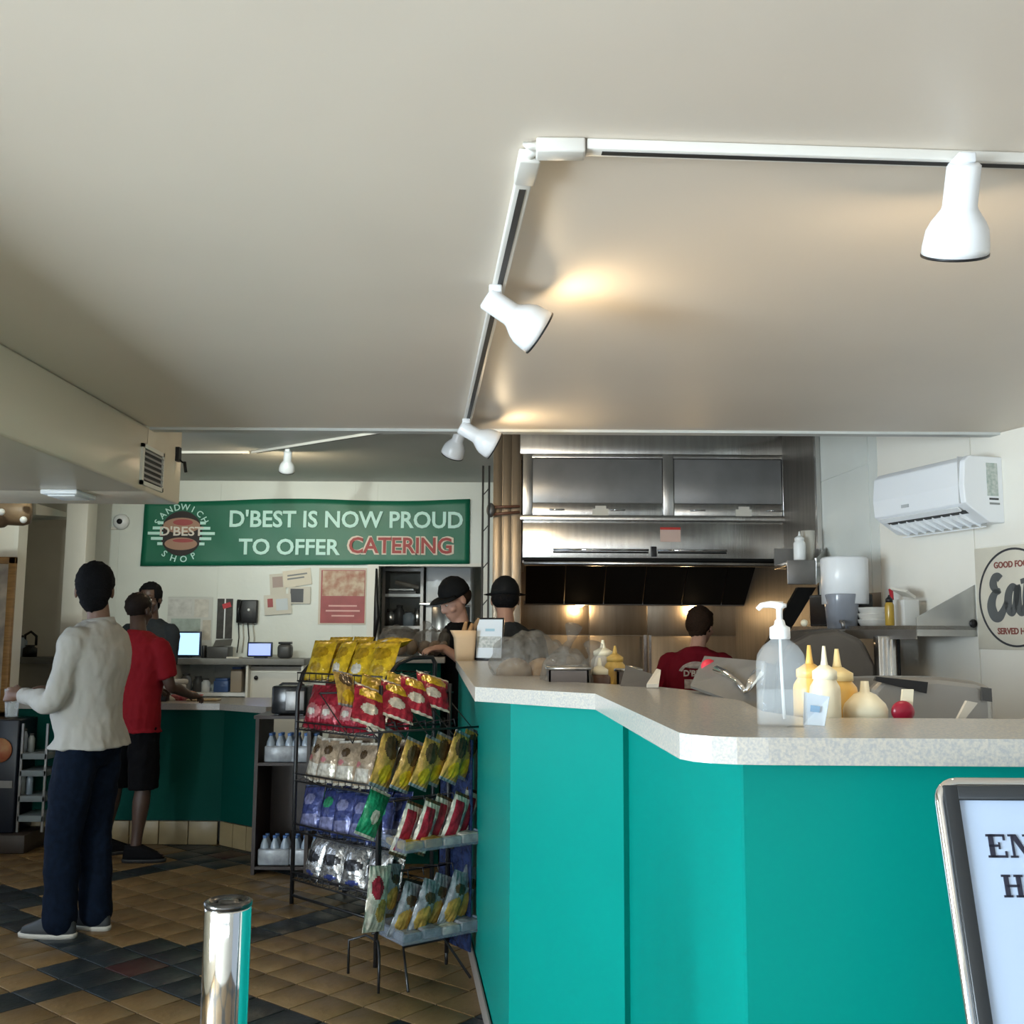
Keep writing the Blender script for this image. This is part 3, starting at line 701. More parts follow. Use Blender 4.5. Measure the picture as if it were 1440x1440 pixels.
for k, (a, b) in enumerate(((1, 2), (3, 4))):
    d = put('door', MB().box((bx0[a]+.004, HY-.004, hz(708)), (bx0[b]-.004, HY+.03, hz(646)), bev=.002), mat('grey_glass_panel', (.26, .26, .26), .3, .35, nscale=5, namt=.15), hood)
    d2 = put('sliding_door', MB().box((bx0[a]+.004, HY-.008, zc0+.037), (bx0[b]-.004, HY+.03, hz(709)), bev=.002), steel_m, hood)
    for px in ((783, 868) if k == 0 else (980, 1088)):
        x = hx(px); z = hz(718)
        put('handle', MB().tube([(x-.05, HY-.010, z), (x-.048, HY-.03, z), (x+.048, HY-.03, z), (x+.05, HY-.010, z)], .005, 8), chrome_m, d2)
    x = hx(844 if k == 0 else 1045)
    put('notice_label', MB().box((x-.055, HY-.011, hz(728)), (x+.055, HY-.009, hz(716))).box((x-.035, HY-.011, hz(716)), (x+.04, HY-.009, hz(712))), paper_m, d2)
x = hx(942); put('warning_label', MB().box((x-.07, HY-.008, hz(762)), (x+.07, HY-.005, hz(745))), mat('label_pink', (.62, .45, .38), .5), hood)
put('warning_label', MB().box((x-.07, HY-.008, hz(745)), (x+.07, HY-.005, hz(741.5))), mat('label_red', (.5, .04, .03), .5), hood)
for a, b in ((778, 911), (924, 1020)):
    z = hz(774); put('drip_rod', MB().tube([(hx(a), HY-.02, z), (hx(b), HY-.02, z)], .008, 8), chrome_m, hood)
    put('rod_backing', MB().box((hx(a), HY-.008, z-.022), (hx(b), HY-.005, z-.010)), soot_m, hood)
put('rod_clip', MB().box((hx(914), HY-.03, hz(783)), (hx(922), HY-.004, hz(769)), bev=.003), black_m, hood)
# baffle filters sloping back, each its own piece
fa = Vector((0, HY+.25, hz(640)-.35)); fb = Vector((0, KY-.22, PY(900, 846, KY-.22).z))
nf = 6; wf = (hr-hl-.06)/nf
for k in range(nf):
    x0 = hl+.03+wf*k+.004; x1 = x0+wf-.008
    f = put('baffle_filter', MB().slab((x0, fa.y, fa.z), (x0, fb.y, fb.z), (x1, fb.y, fb.z), (x1, fa.y, fa.z), .03), soot_m, hood)
    sl = MB(); nsl = 5
    for q in range(nsl):
        xx = x0+(x1-x0)*(q+.5)/nsl; sl.slab((xx-.014, fa.y+.02, fa.z-.045), (xx-.014, fb.y-.01, fb.z-.015), (xx+.014, fb.y-.01, fb.z-.015), (xx+.014, fa.y+.02, fa.z-.045), .008)
    o = put('filter_slats', sl, soot_m, f); o['kind'] = 'stuff'
put('filter_trough', MB().box((hl+.02, fb.y-.02, fb.z-.03), (hr-.02, fb.y+.05, fb.z), bev=.006), steeld_m, hood)
for px in (815, 975):
    c = PY(px, 850, KY-.12); c.z = fb.z-.01
    hb = put('lamp_cover', MB().lathe([(.001, .0), (.03, -.004), (.034, -.02), (.02, -.032), (.001, -.035)], c=c, n=16), mat('hood_lamp', (1, .85, .6), .4, emit=(1, .74, .40), estr=10), hood)
    l = bpy.data.lights.new('hood_lamp', 'POINT'); l.energy = 3.5; l.color = (1, .68, .34); l.shadow_soft_size = .04
    o = bpy.data.objects.new('hood_lamp', l); COL.objects.link(o); o.location = c+Vector((0, -.03, -.07))
# fittings right of the hood
fx = hr+.03
for k, (px, r_) in enumerate(((1134, .014), (1147, .02))):
    a = PY(px, 640, 7.4); t = MB().tube([(a.x, 7.4, 1.95), (a.x, 7.4, ZH-.003)], r_, 10)
    single('conduit_pipe', t, steeld_m if k else steel_m, ('thin bright pipe' if k == 0 else 'thicker dull pipe') + ' running up the wall right of the hood', 'pipe', (a.x, 7.4, 1.95))
a = PY(1140, 684, 7.35)
single('pipe_valve', MB().box((a.x-.05, 7.37, a.z-.03), (a.x+.10, 7.40, a.z+.03), bev=.008), dgrey_m, 'dark valve box across the pipes right of the hood', 'valve', tuple(a))
# shelf with bottle right of the hood
YS = 6.0
a = PY(1106, 793, YS); b = PY(1164, 785, YS)
ws = thing('wall_shelf', 'small stainless shelf with raised end panel right of the hood', 'shelf', (a.x, YS, a.z))
zs_ = PY(1130, 790, YS).z
put('shelf_board', MB().box((a.x, YS, zs_-.03), (b.x+.03, YS+.28, zs_), bev=.004), steel_m, ws)
put('front_lip', MB().box((a.x, YS-.012, PY(1130, 822, YS).z), (PY(1146, 800, YS).x, YS-.001, zs_+.01), bev=.004), steeld_m, ws)
put('side_panel', MB().slab(PY(1146, 822, YS), PY(1166, 806, YS+.3), PY(1166, 765, YS+.3), PY(1146, 785, YS), .008), steel_m, ws)
put('back_panel', MB().box((a.x, YS+.275, zs_), (b.x+.03, YS+.283, zs_+.10)), steeld_m, ws)

# ================================================================ BOTTLES AND COUNTER THINGS (builders)
yel = mat('mustard_plastic', (.78, .47, .12), .35); yel2 = mat('mayo_plastic', (.80, .62, .30), .35); capm = mat('cream_cap', (.85, .78, .58), .35)
ketc = mat('brown_sauce', (.10, .05, .03), .4); wcap = mat('white_cap', (.85, .86, .84), .3)
def squeeze(label, loc, h=.21, r=.032, bodym=None, cap=None, cone=.055, group=None, liquid=None):
    t = thing('squeeze_bottle', label, 'bottle', loc, 0, group)
    bm_ = bodym or yel; hb = h-cone
    put('bottle', MB().lathe([(.002, .001), (r*.92, .001), (r, .006), (r, hb*.80), (r*.96, hb*.86), (r*.72, hb*.95), (r*.68, hb)], n=24), bm_, t, local=True)
    c = put('cap', MB().lathe([(r*.72, hb-.006), (r*.80, hb-.006), (r*.80, hb+.010), (r*.62, hb+.014), (r*.30, hb+.022)], n=24), cap or bm_, t, local=True)
    put('nozzle', MB().lathe([(r*.28, hb+.018), (r*.20, hb+.030), (r*.10, h), (.001, h)], n=14), cap or bm_, c, local=True)
    return t
def on(px, py, z): p = PZ(px, py, z); return (p.x, p.y, z)
# sanitiser pump bottle
p = PZ(1100, 1021, ZT)
sb = thing('sanitizer_bottle', 'clear pump bottle of hand sanitizer on the near counter', 'bottle', (p.x, p.y, ZT), -.2)
sw, sd_, sh = .042, .026, .145
put('bottle', MB().loft([(0, 0, .0, sw*.90, sd_*.88), (0, 0, .004, sw, sd_), (0, 0, .105, sw, sd_), (0, 0, .122, sw*.94, sd_*.95), (0, 0, .136, sw*.72, sd_*.8), (0, 0, .146, .017, .015), (0, 0, .152, .0155, .0155)], n=32, e=3.2), clearp_m, sb, local=True)
put('gel', MB().loft([(0, 0, .004, sw*.88, sd_*.85), (0, 0, .008, sw*.93, sd_*.90), (0, 0, .060, sw*.93, sd_*.9), (0, 0, .062, sw*.9, sd_*.85)], n=28, e=3.2), clear('sanitizer_gel', (.85, .92, .95), .08), sb, local=True)
cp2 = put('collar', MB().lathe([(.0165, .148), (.0175, .150), (.0172, .168), (.010, .172), (.008, .180), (.006, .182)], n=28), whitep_m, sb, local=True)
put('stem', MB().lathe([(.0055, .178), (.0055, .200), (.012, .203), (.0125, .209), (.004, .211)], n=18), whitep_m, cp2, local=True)
put('spout', MB().tube([(.006, 0, .206), (-.015, 0, .208), (-.030, 0, .206), (-.037, 0, .199)], [.007, .006, .005, .0042], 12), whitep_m, cp2, local=True)
put('dip_tube', MB().tube([(0, 0, .150), (.001, 0, .09), (.004, 0, .012)], .0028, 8), clear('dip_tube', (.9, .92, .92), .5), sb, local=True)
# small card
a = PZ(1130, 1019, ZT); b = PZ(1152, 1021, ZT)
cdh = thing('card_holder', 'small white folded card with blue print behind the sanitizer bottle', 'card', tuple((a+b)/2))
tl_ = PY(1131, 973, a.y+.01); tr_ = PY(1167, 980, b.y+.03); br2 = PZ(1160, 1021, ZT)
put('card', MB().slab(a, br2, tr_, tl_, .0015), mat('card_white', (.66, .74, .82), .4), cdh)
n_ = (br2-a).cross(tl_-a).normalized()
cc_ = (a+br2+tr_+tl_)/4-n_*(-.003)
put('print_mark', MB().slab(a.lerp(br2, .3).lerp(tl_.lerp(tr_, .3), .42)+n_*.002, a.lerp(br2, .7).lerp(tl_.lerp(tr_, .7), .42)+n_*.002, a.lerp(br2, .7).lerp(tl_.lerp(tr_, .7), .62)+n_*.002, a.lerp(br2, .3).lerp(tl_.lerp(tr_, .3), .62)+n_*.002, .0008), mat('card_blue', (.25, .42, .62), .5), cdh)
# prep rail lower than the ledge, on the kitchen side
ZP = 1.245
pr0 = PZ(1120, 1012, ZT).y
prep = thing('prep_counter', 'stainless prep counter on the kitchen side of the order counter', 'counter', (.9, 2.5, 0))
pf = [(back[1].x-.12, back[1].y+.06), (xr, back[1].y+.06), (xr, back[1].y+.60), (.74, 2.95), (.70, 4.1), (.17, 4.1), (.42, 3.1)]
put('top', MB().prism(pf, ZP-.03, ZP), steel_m, prep)
put('cabinet', MB().prism([(.85, 2.1), (xr-.02, 2.1), (xr-.02, 2.3), (.76, 2.9), (.66, 4.0), (.45, 4.0), (.60, 2.9)], .05, ZP-.03), steeld_m, prep)
yb = back[1].y
def onp(px, y): q = PY(px, 1000, y); return (q.x, y, ZP)
def ztop(py, y): return PY(1100, py, y).z
for lab, px, top, y, r, bm_, cap in (
    ('yellow squeeze bottle nearest the sanitizer', 1140, 907, yb+.16, .034, yel, yel),
    ('pale squeeze bottle with tall white nozzle in the middle of the group', 1161, 908, yb+.09, .030, mat('clear_sauce', (.80, .70, .50), .3), capm),
    ('yellow squeeze bottle at the right of the group', 1179, 912, yb+.19, .040, yel, yel2)):
    squeeze(lab, onp(px, y), ztop(top, y)-ZP, r, bm_, cap, .06)
y = yb+.14; h_ = ztop(957, y)-ZP
sj = thing('sauce_jar', 'squat brown sauce jar with cream nozzle cap right of the yellow bottles', 'jar', onp(1217, y))
put('jar', MB().lathe([(.002, 0), (.038, 0), (.041, .006), (.041, h_*.42), (.039, h_*.45)], n=28), mat('olive_sauce', (.16, .11, .02), .3), sj, local=True)
put('lid', MB().lathe([(.040, h_*.40), (.044, h_*.41), (.044, h_*.58), (.040, h_*.66), (.022, h_*.80), (.010, h_*.84), (.008, h_), (.001, h_)], n=28), capm, sj, local=True)
y = yb+.13
a = PY(1262, 1006, y); h_ = ztop(968, y)-ZP
rb = thing('scoop_handle', 'cream handled brush with round red end standing on the prep counter', 'utensil', onp(1266, y))
put('handle', MB().slab(Vector((-.012, .0, 0)), Vector((.014, .0, 0)), Vector((.026, .0, h_)), Vector((.004, .0, h_)), .008), mat('cream_handle', (.82, .74, .55), .4), rb, local=True)
put('red_end', MB().ball((0, -.014, ztop(999, y)-ZP), (.024, .012, .022)), mat('deep_red_plastic', (.30, .01, .03), .3), rb, local=True)
y = yb+.14
single('spatula_handle', MB().slab(PY(1343, 1012, y), PY(1353, 1012, y), PY(1372, 988, y), PY(1357, 985, y), .01), mat('beige_plastic', (.55, .50, .42), .4), 'beige spatula handle leaning on the prep counter at far right', 'utensil', onp(1350, y))
# far group on the bend of the ledge: two capped jars and mustard bottle
def onq(px, py): q = PZ(px, py, ZP); return (q.x, q.y, ZP)
zz = PZ(845, 975, ZP)
for lab, px, base, top, r, bm_, cap in (
    ('cream capped clear sauce bottle, taller one at the counter bend', 848, 980, 900, .043, mat('clear_sauce2', (.55, .50, .42), .25), capm),
    ('short cream capped brown sauce bottle in front of the taller one', 843, 985, 925, .038, ketc, capm),
    ('mustard yellow bottle at the counter bend', 865, 982, 908, .037, mat('mustard2', (.62, .40, .10), .4), None)):
    q = PZ(px, base, ZP); squeeze(lab, (q.x, q.y, ZP), PY(px, top, q.y).z-ZP, r, bm_, cap, .05)
# steel pans of the prep rail
for k, (px, py, w) in enumerate(((790, 968, .20), (836, 958, .13))):
    pass
def pan(label, px0, px1, py, y, hgt, dep=.26, m_=None):
    a = PY(px0, py, y); b = PY(px1, py, y); z1 = a.z
    t = thing('steel_pan', label, 'pan', ((a.x+b.x)/2, y+dep/2, z1-hgt))
    o_ = MB(); w = .006
    o_.box((a.x, y, z1-hgt), (b.x, y+w, z1)).box((a.x, y+dep-w, z1-hgt), (b.x, y+dep, z1)).box((a.x, y, z1-hgt), (a.x+w, y+dep, z1)).box((b.x-w, y, z1-hgt), (b.x, y+dep, z1)).box((a.x, y, z1-hgt), (b.x, y+dep, z1-hgt+w))
    put('body', o_, m_ or steel_m, t)
    put('rim', MB().tube([(a.x-.004, y-.004, z1), (b.x+.004, y-.004, z1), (b.x+.004, y+dep+.004, z1), (a.x-.004, y+dep+.004, z1)], .006, 8, closed=True), steel_m, t)
    put('contents', MB().box((a.x+w, y+w, z1-hgt+w), (b.x-w, y+dep-w, z1-.03)), mat('sliced_filling', (.50, .40, .28), .6, nscale=30, col2=(.30, .14, .10)), t)
pan('long steel food pan behind the counter bend', 772, 828, 940, 3.35, PY(800, 940, 3.35).z-ZP, .26, mat('pan_steel', (.13, .11, .10), .5, .6))
pan('steel food pan behind the capped bottles', 868, 900, 942, 3.60, PY(800, 942, 3.60).z-ZP, .3, MATS['pan_steel'])
# tilted steel lids
a = PZ(868, 969, ZP)
single('tilted_lid', MB().slab(PY(872, 968, 3.1), PY(924, 970, 3.05), PY(925, 953, 3.2), PY(880, 938, 3.35), .006), steeld_m, 'tilted steel lid standing open behind the mustard bottle', 'lid', tuple(a))
single('lid_edge', MB().slab(PY(909, 967, 3.0), PY(926, 967, 3.0), PY(929, 947, 3.08), PY(923, 945, 3.08), .012), mat('pale_board', (.62, .56, .47), .5), 'pale cutting board edge beside the tilted steel lid', 'board', tuple(PZ(918, 968, ZP)))
lid = thing('sneeze_panel', 'large sloping stainless lid with red sticker behind the ledge', 'lid', tuple(PZ(1010, 985, ZP)))
put('panel', MB().slab(PY(972, 968, 2.75), PY(1072, 1004, 2.38), PY(1078, 934, 2.62), PY(992, 926, 2.95), .008), mat('satin_lid', (.20, .195, .185), .5, .5, nscale=8, namt=.15), lid)
c = PY(996, 938, 2.86); put('red_sticker', MB().lathe([(.022, 0), (.022, .004), (.001, .004)], n=20, M=frame(c+Vector((0, -.01, 0)), (1, 0, 0), (0, .3, 1))), mat('sticker_red', (.55, .03, .05), .35), lid)
tg = thing('tongs', 'bright metal tongs lying over the sloping lid', 'tongs', tuple(PY(1025, 960, 2.5)))
put('arm', MB().tube([PY(1008, 942, 2.74), PY(1022, 948, 2.67), PY(1036, 958, 2.58), PY(1048, 972, 2.46)], [.012, .010, .007, .006], 8), chrome_m, tg)
put('arm', MB().tube([PY(1066, 948, 2.51), PY(1058, 958, 2.48), PY(1050, 972, 2.45)], [.014, .012, .006], 8), chrome_m, tg)
q = PZ(1010, 992, ZP)
jt2 = thing('glass_jar', 'glass jar with pale screw lid behind the ledge', 'jar', (q.x, q.y+.02, ZP))
y = q.y+.02; h_ = PY(1010, 955, y).z-ZP
put('jar', MB().lathe([(.002, 0), (.030, 0), (.033, .005), (.033, h_-.028), (.028, h_-.016)], n=24), mat('jar_pinkish', (.42, .33, .28), .25), jt2, local=True)
put('lid', MB().lathe([(.031, h_-.018), (.032, h_-.016), (.032, h_), (.001, h_+.001)], n=24), mat('lid_pale', (.70, .64, .56), .35), jt2, local=True)

# acrylic sign, bread bag and film-wrapped bread at the counter's far corner
a = PZ(667, 929, ZT); b = PZ(707, 929.5, ZT); h_ = PY(690, 868, a.y).z-ZT
sx = b-a; sx.z = 0
ms = frame(a+Vector((0, 0, 0)), sx, (0, 0, 1)); ws_ = sx.length; 
tt = Matrix.Rotation(-.12, 4, 'X')
sg = thing('table_sign', 'black framed upright sign with printed sheet at the far corner of the counter', 'sign', tuple((a+b)/2), M=None)
def fb_(x0, y0, z0, x1, y1, z1, bev=0): 
    M = ms @ tt; m_ = MB(); m_.box((x0, y0, z0), (x1, y1, z1), bev=bev, M=M); return m_
put('frame', fb_(0, .004, -.010, ws_, h_, 0, .003), blackg_m, sg)
put('printed_sheet', fb_(.009, .016, .0005, ws_-.009, h_-.011, .002), mat('sheet_white', (.62, .70, .78), .3), sg)
put('photo_block', fb_(.014, h_*.30, .002, ws_-.014, h_*.56, .0032), mat('photo_grey', (.30, .34, .34), .4, nscale=60, col2=(.55, .58, .58)), sg)
put('heading', fb_(ws_*.35, h_*.68, .002, ws_*.68, h_*.74, .0032), mat('heading_blue', (.30, .50, .62), .4), sg)
put('foot', MB().box((a.x+.01, a.y-.02, ZT), (b.x-.01, b.y+.05, ZT+.006)), blackg_m, sg)

# ================================================================ RIGHT WALL THINGS
# air conditioner
ay = rw(1410, 690); A_ = rw(1410, 643); B_ = rw(1420, 737)
L_ac = .66; az0 = rw(1418, 735).z; az1 = A_.z
Mac = Matrix.Identity(4); org = Vector((A_.x+.0, A_.y, az0))
for i in range(3): Mac[i][0] = rd[i]; Mac[i][1] = -rn[i]; Mac[i][2] = (0, 0, 1)[i]; Mac[i][3] = org[i]
ac = thing('air_conditioner', 'white split air conditioner high on the right wall', 'air conditioner', M=Mac)
hh = az1-az0
D_ = .215
prof = [(0.004, 0.0), (.085, .0), (D_-.03, .062), (D_, .085), (D_+.008, hh*.55), (D_-.004, hh-.025), (D_-.03, hh), (.004, hh)]
mb = MB(); n = len(prof)
vs = [(0, y, z) for y, z in prof]+[(L_ac, y, z) for y, z in prof]
mb.add(vs, [tuple(range(n)), tuple(range(n, 2*n))[::-1]]+[(i, n+i, n+(i+1) % n, (i+1) % n) for i in range(n)])
b_ = put('casing', mb, whitem_m, ac, local=True); md = b_.modifiers.new('b', 'BEVEL'); md.width = .006; md.segments = 2
put('end_cap_seam', MB().box((.030, D_-.028, .085), (.033, D_+.009, hh-.004)), mat('seam_grey', (.5, .5, .5), .5), ac, local=True)
put('outlet', MB().slab((.05, .062, -.001+.0), (L_ac-.05, .062, -.001), (L_ac-.05, D_-.036, .055), (.05, D_-.036, .055), .004), black_m, ac, local=True)
put('flap', MB().slab((.05, D_-.016, .050), (L_ac-.05, D_-.016, .050), (L_ac-.05, D_+.004, .066), (.05, D_+.004, .066), .006), whitep_m, ac, local=True)
for k in range(9):
    x = .08+(L_ac-.16)*k/8
    put('vane', MB().slab((x, .070, -.012), (x+.012, D_-.05, .028), (x+.012, D_-.045, .048), (x, .065, .004), .006), whitep_m, ac, local=True)
put('lower_flap', MB().slab((.06, .055, -.014), (L_ac-.06, .055, -.014), (L_ac-.06, .095, -.020), (.06, .095, -.020), .005), whitep_m, ac, local=True)
put('maker_badge', MB().box((L_ac*.58, D_+.004, hh*.36), (L_ac*.66, D_+.0085, hh*.41)), mat('badge_grey', (.45, .47, .48), .4), ac, local=True)
put('energy_label', MB().box((-.0015, .035, hh*.40), (.0, .095, hh*.90)), mat('label_green_grey', (.35, .42, .38), .5, nscale=60, col2=(.55, .58, .54)), ac, local=True)
put('label_lines', MB().box((-.002, .035, hh*.34), (0, .085, hh*.37)), dgrey_m, ac, local=True)
put('label_lines', MB().box((-.002, .030, hh*.27), (0, .085, hh*.30)), mat('print_grey'), (0)) if False else put('label_lines', MB().box((-.002, .030, hh*.27), (0, .085, hh*.30)), pk, ac, local=True)
put('mounting_plate', MB().box((-.012, -.002, .01), (L_ac*.98, .004, hh-.0)), dgrey_m, ac, local=True)

# painted Eat sign on the right wall
es0 = rw(1380, 771); es1 = rw(1386, 914)
Lz0, Lz1 = rw(1386, 913).z, rw(1380, 771.5).z
Mes = Matrix.Identity(4); og = rw(1376, 840); og.z = Lz0
for i in range(3): Mes[i][0] = -rd[i]; Mes[i][1] = (0, 0, 1)[i]; Mes[i][2] = -rn[i]; Mes[i][3] = og[i]+(-rn[i])*.006
eat = thing('wall_sign', 'square cream sheet sign reading Eat inside a dark oval on the right wall', 'sign', M=Mes)
Hs = Lz1-Lz0; Ws = Hs*1.02
put('board', MB().box((0, 0, 0), (Ws, Hs, .006), bev=.001), mat('sign_cream', (.62, .58, .48), .5, nscale=8, namt=.08), eat, local=True)
ov = MB(); n = 64; cx, cy = Ws*.5, Hs*.5; rx, ry = Ws*.46, Hs*.475; w = .0075
vs = []
for k in range(n):
    a = 2*PI*k/n; c, s_ = math.cos(a), math.sin(a)
    for r0 in (1, 1-w/rx*1.2):
        for z in (.0062, .0085): vs.append((cx+rx*r0*c, cy+ry*r0*s_, z))
fs = []
for k in range(n):
    a = 4*k; b = 4*((k+1) % n)
    fs += [(a+1, b+1, b+3, a+3), (a, b, b+1, a+1), (a+2, a+3, b+3, b+2)]
ov.add(vs, fs); put('oval_ring', ov, mat('sign_black', (.035, .035, .04), .5), eat, local=True)
sgm = mat('sign_grey_letters', (.085, .09, .09), .5); srd = mat('sign_maroon', (.22, .06, .045), .5)
def stroke(pts, wd, z=.0075):
    """flat brush stroke of varying width"""
    P = []
    m_ = 8
    for i in range(len(pts)-1):
        p0 = pts[max(i-1, 0)]; p1 = pts[i]; p2 = pts[i+1]; p3 = pts[min(i+2, len(pts)-1)]
        for q in range(m_):
            t = q/m_
            P.append(tuple(.5*((2*p1[c])+(-p0[c]+p2[c])*t+(2*p0[c]-5*p1[c]+4*p2[c]-p3[c])*t*t+(-p0[c]+3*p1[c]-3*p2[c]+p3[c])*t**3) for c in range(3)))
    P.append(tuple(pts[-1])); mb = MB(); vs = []; fs = []
    for i, p in enumerate(P):
        a = P[max(i-1, 0)]; b = P[min(i+1, len(P)-1)]; d = Vector((b[0]-a[0], b[1]-a[1])); d = d.normalized() if d.length > 1e-9 else Vector((1, 0)); n_ = Vector((-d.y, d.x))*p[2]*wd
        vs += [(p[0]+n_.x, p[1]+n_.y, z), (p[0]-n_.x, p[1]-n_.y, z), (p[0]+n_.x, p[1]+n_.y, z-.0015), (p[0]-n_.x, p[1]-n_.y, z-.0015)]
    for i in range(len(P)-1):
        a = 4*i; b = a+4; fs += [(a, b, b+1, a+1), (a, a+2, b+2, b), (a+1, b+1, b+3, a+3)]
    mb.add(vs, fs); return mb
sW, sH = Ws, Hs
E_ = [(.33, .68, 1), (.30, .71, .8), (.255, .695, .9), (.235, .63, 1.1), (.27, .575, .8), (.31, .565, .6), (.26, .55, .8), (.215, .49, 1.1), (.20, .41, 1.3), (.235, .33, 1.3), (.30, .32, 1.1), (.36, .39, .8), (.40, .47, .6)]
a1 = [(.53, .575, .8), (.48, .60, .8), (.435, .55, 1), (.415, .46, 1.1), (.425, .385, 1), (.465, .36, .9), (.505, .43, .8), (.535, .56, .9), (.545, .585, .9), (.54, .47, 1), (.55, .385, 1), (.59, .36, .9), (.635, .43, .7)]
t1 = [(.70, .73, 1), (.665, .60, 1.1), (.65, .47, 1.2), (.66, .37, 1.1), (.71, .35, .9), (.77, .40, .6)]
t2 = [(.585, .645, .8), (.66, .66, .8), (.78, .685, .7)]
for nm, pts_ in (('letter', E_), ('letter', a1)):
    put(nm, stroke([(x*sW, y*sH, w) for x, y, w in pts_], .026*Hs/.36*.5+.004), sgm, eat, local=True)
tm = stroke([(x*sW, y*sH, w) for x, y, w in t1], .026*Hs/.36*.5+.004); tm2 = stroke([(x*sW, y*sH, w) for x, y, w in t2], .014, .0078)
tm.add(tm2.v, tm2.f); put('letter', tm, sgm, eat, local=True)
put('small_lettering', text_mb('GOOD FOOD', .062*Hs*1.35, .0015, .0012, M=Matrix.Translation((Ws*.5, Hs*.815, .0075)), sx=.95), srd, eat, local=True)
put('small_lettering', text_mb('SERVED HERE', .062*Hs*1.35, .0015, .0012, M=Matrix.Translation((Ws*.5, Hs*.175, .0075)), sx=.95), srd, eat, local=True)
print('eat', Ws, Hs, 'ac', L_ac, hh)

# stainless shelf on the right wall
zsf = rw(1360, 886).z
t = thing('stainless_shelf', 'deep stainless shelf with triangular end panel on the right wall', 'shelf', M=None, loc=tuple(rw(1360, 886)))
sN = rw(1376, 885); DS = .34
pn = -rn
a = Vector((sN.x, sN.y, zsf)); b = a+rd*1.05
put('shelf_board', MB().slab(a+pn*.004, b+pn*.004, b+pn*DS, a+pn*DS, -.018 if False else .018), steel_m, t)
put('front_lip', MB().slab(a+pn*DS, b+pn*DS, b+pn*DS+Vector((0, 0, -.045)), a+pn*DS+Vector((0, 0, -.045)), .006), steeld_m, t)
put('end_panel', MB().slab(a+pn*.004+Vector((0, 0, -.03)), a+pn*DS+Vector((0, 0, -.03)), a+pn*DS+Vector((0, 0, .055)), a+pn*.004+Vector((0, 0, rw(1372, 822).z-zsf)), .006), mat('satin_steel', (.60, .61, .60), .38, .8, nscale=4, namt=.15), t)
put('back_panel', MB().slab(a+pn*.004, b+pn*.004, b+pn*.004+Vector((0, 0, .20)), a+pn*.004+Vector((0, 0, rw(1372, 824).z-zsf)), .006), steeld_m, t)
put('rubber_grommet', MB().lathe([(.02, 0), (.02, .01), (.001, .012)], n=16, M=frame(a+pn*.03-rd*.006+Vector((0, 0, .03)), pn, (0, 0, 1))), black_m, t)
def sh(s, d, z=0): return a+rd*s+pn*d+Vector((0, 0, .019+z))
def shthing(name, label, cat, s, d): 
    q = sh(s, d); return thing(name, label, cat, tuple(q), math.atan2(rd.y, rd.x))
q = shthing('takeout_tray', 'stack of white foam trays on the stainless shelf', 'tray', .50, .20)
for k in range(3): put('tray', MB().loft([(0, 0, .001+k*.03, .065, .055), (0, 0, .030+k*.03, .082, .072), (0, 0, .034+k*.03, .084, .074)], n=24, e=4), mat('foam_white', (.62, .60, .55), .6), q, local=True)
q = shthing('napkin_box', 'pale box of napkins on the shelf beside the amber bottle', 'box', .36, .13)
put('box', MB().box((-.06, -.045, 0), (.06, .045, .13), bev=.004), mat('pale_box', (.66, .66, .63), .5), q, local=True)
put('napkin', MB().slab((-.05, -.03, .135), (.06, -.04, .15), (.05, .04, .185), (-.06, .03, .165), .012), paper_m, q, local=True)
squeeze('amber bottle with dark cap on the stainless shelf', tuple(sh(.30, .26)), .15, .022, mat('amber_bottle', (.42, .27, .04), .2), black_m, .03)
q = shthing('red_lighter', 'red handled brush standing in the pale shelf box', 'utensil', .47, .10)
put('holder', MB().lathe([(.002, 0), (.025, 0), (.027, .12), (.024, .12), (.023, .01)], n=16, cap=False), mat('cup_white', (.7, .7, .68), .4), q, local=True)
put('red_handle', MB().tube([(0, 0, .02), (.02, 0, .14), (.028, 0, .19)], [.006, .009, .012], 8), mat('handle_red', (.42, .02, .03), .35), q, local=True)
q = shthing('speaker_box', 'black box at the back of the stainless shelf', 'box', .80, .20)
put('case', MB().box((-.17, -.09, 0), (.15, .09, .17), bev=.008), blackg_m, q, local=True)
put('front_trim', MB().box((-.16, .088, .01), (.14, .094, .16), bev=.002), black_m, q, local=True)
# dispenser at the corner
y = 5.35
c = PY(1189, 860, y); rr = (PY(1221, 820, y).x-PY(1158, 820, y).x)/2
ds = thing('cup_dispenser', 'tall white drum dispenser with cloudy lower tub at the wall corner', 'dispenser', (c.x, y, PY(1189, 884, y).z))
z0, z1, z2 = PY(1189, 884, y).z, PY(1189, 836, y).z, PY(1189, 784, y).z
put('drum', MB().loft([(c.x, y, z1-.05, rr*.98, rr*.98), (c.x, y, z2-.01, rr, rr), (c.x, y, z2, rr*.93, rr*.93)], n=36, e=2.4), whitep_m, ds)
put('tub', MB().loft([(c.x-rr*.25, y-.03, z0, rr*.60, rr*.7), (c.x-rr*.25, y-.03, z1-.005, rr*.72, rr*.80), (c.x-rr*.25, y-.03, z1, rr*.7, rr*.8)], n=32, e=2.6), mat('cloudy_grey_tub', (.26, .28, .32), .2, spec=.6), ds)
put('spigot', MB().tube([(c.x-rr*.6, y-.14, z0+.035), (c.x-rr*.6, y-.17, z0+.03), (c.x-rr*.6, y-.175, z0)], .010, 8), steeld_m, ds)
put('stand', MB().lathe([(.11, -.02), (.11, 0), (.02, 0.0)], c=(c.x-rr*.2, y, z0), n=24), steeld_m, ds)
put('leg', MB().box((c.x-.02, y+.02, .02), (c.x+.04, y+.10, z0-.02)), steeld_m, ds)
# steel post and grill below the shelf
y = 4.55; a = PY(1236, 920, y); b = PY(1262, 920, y)
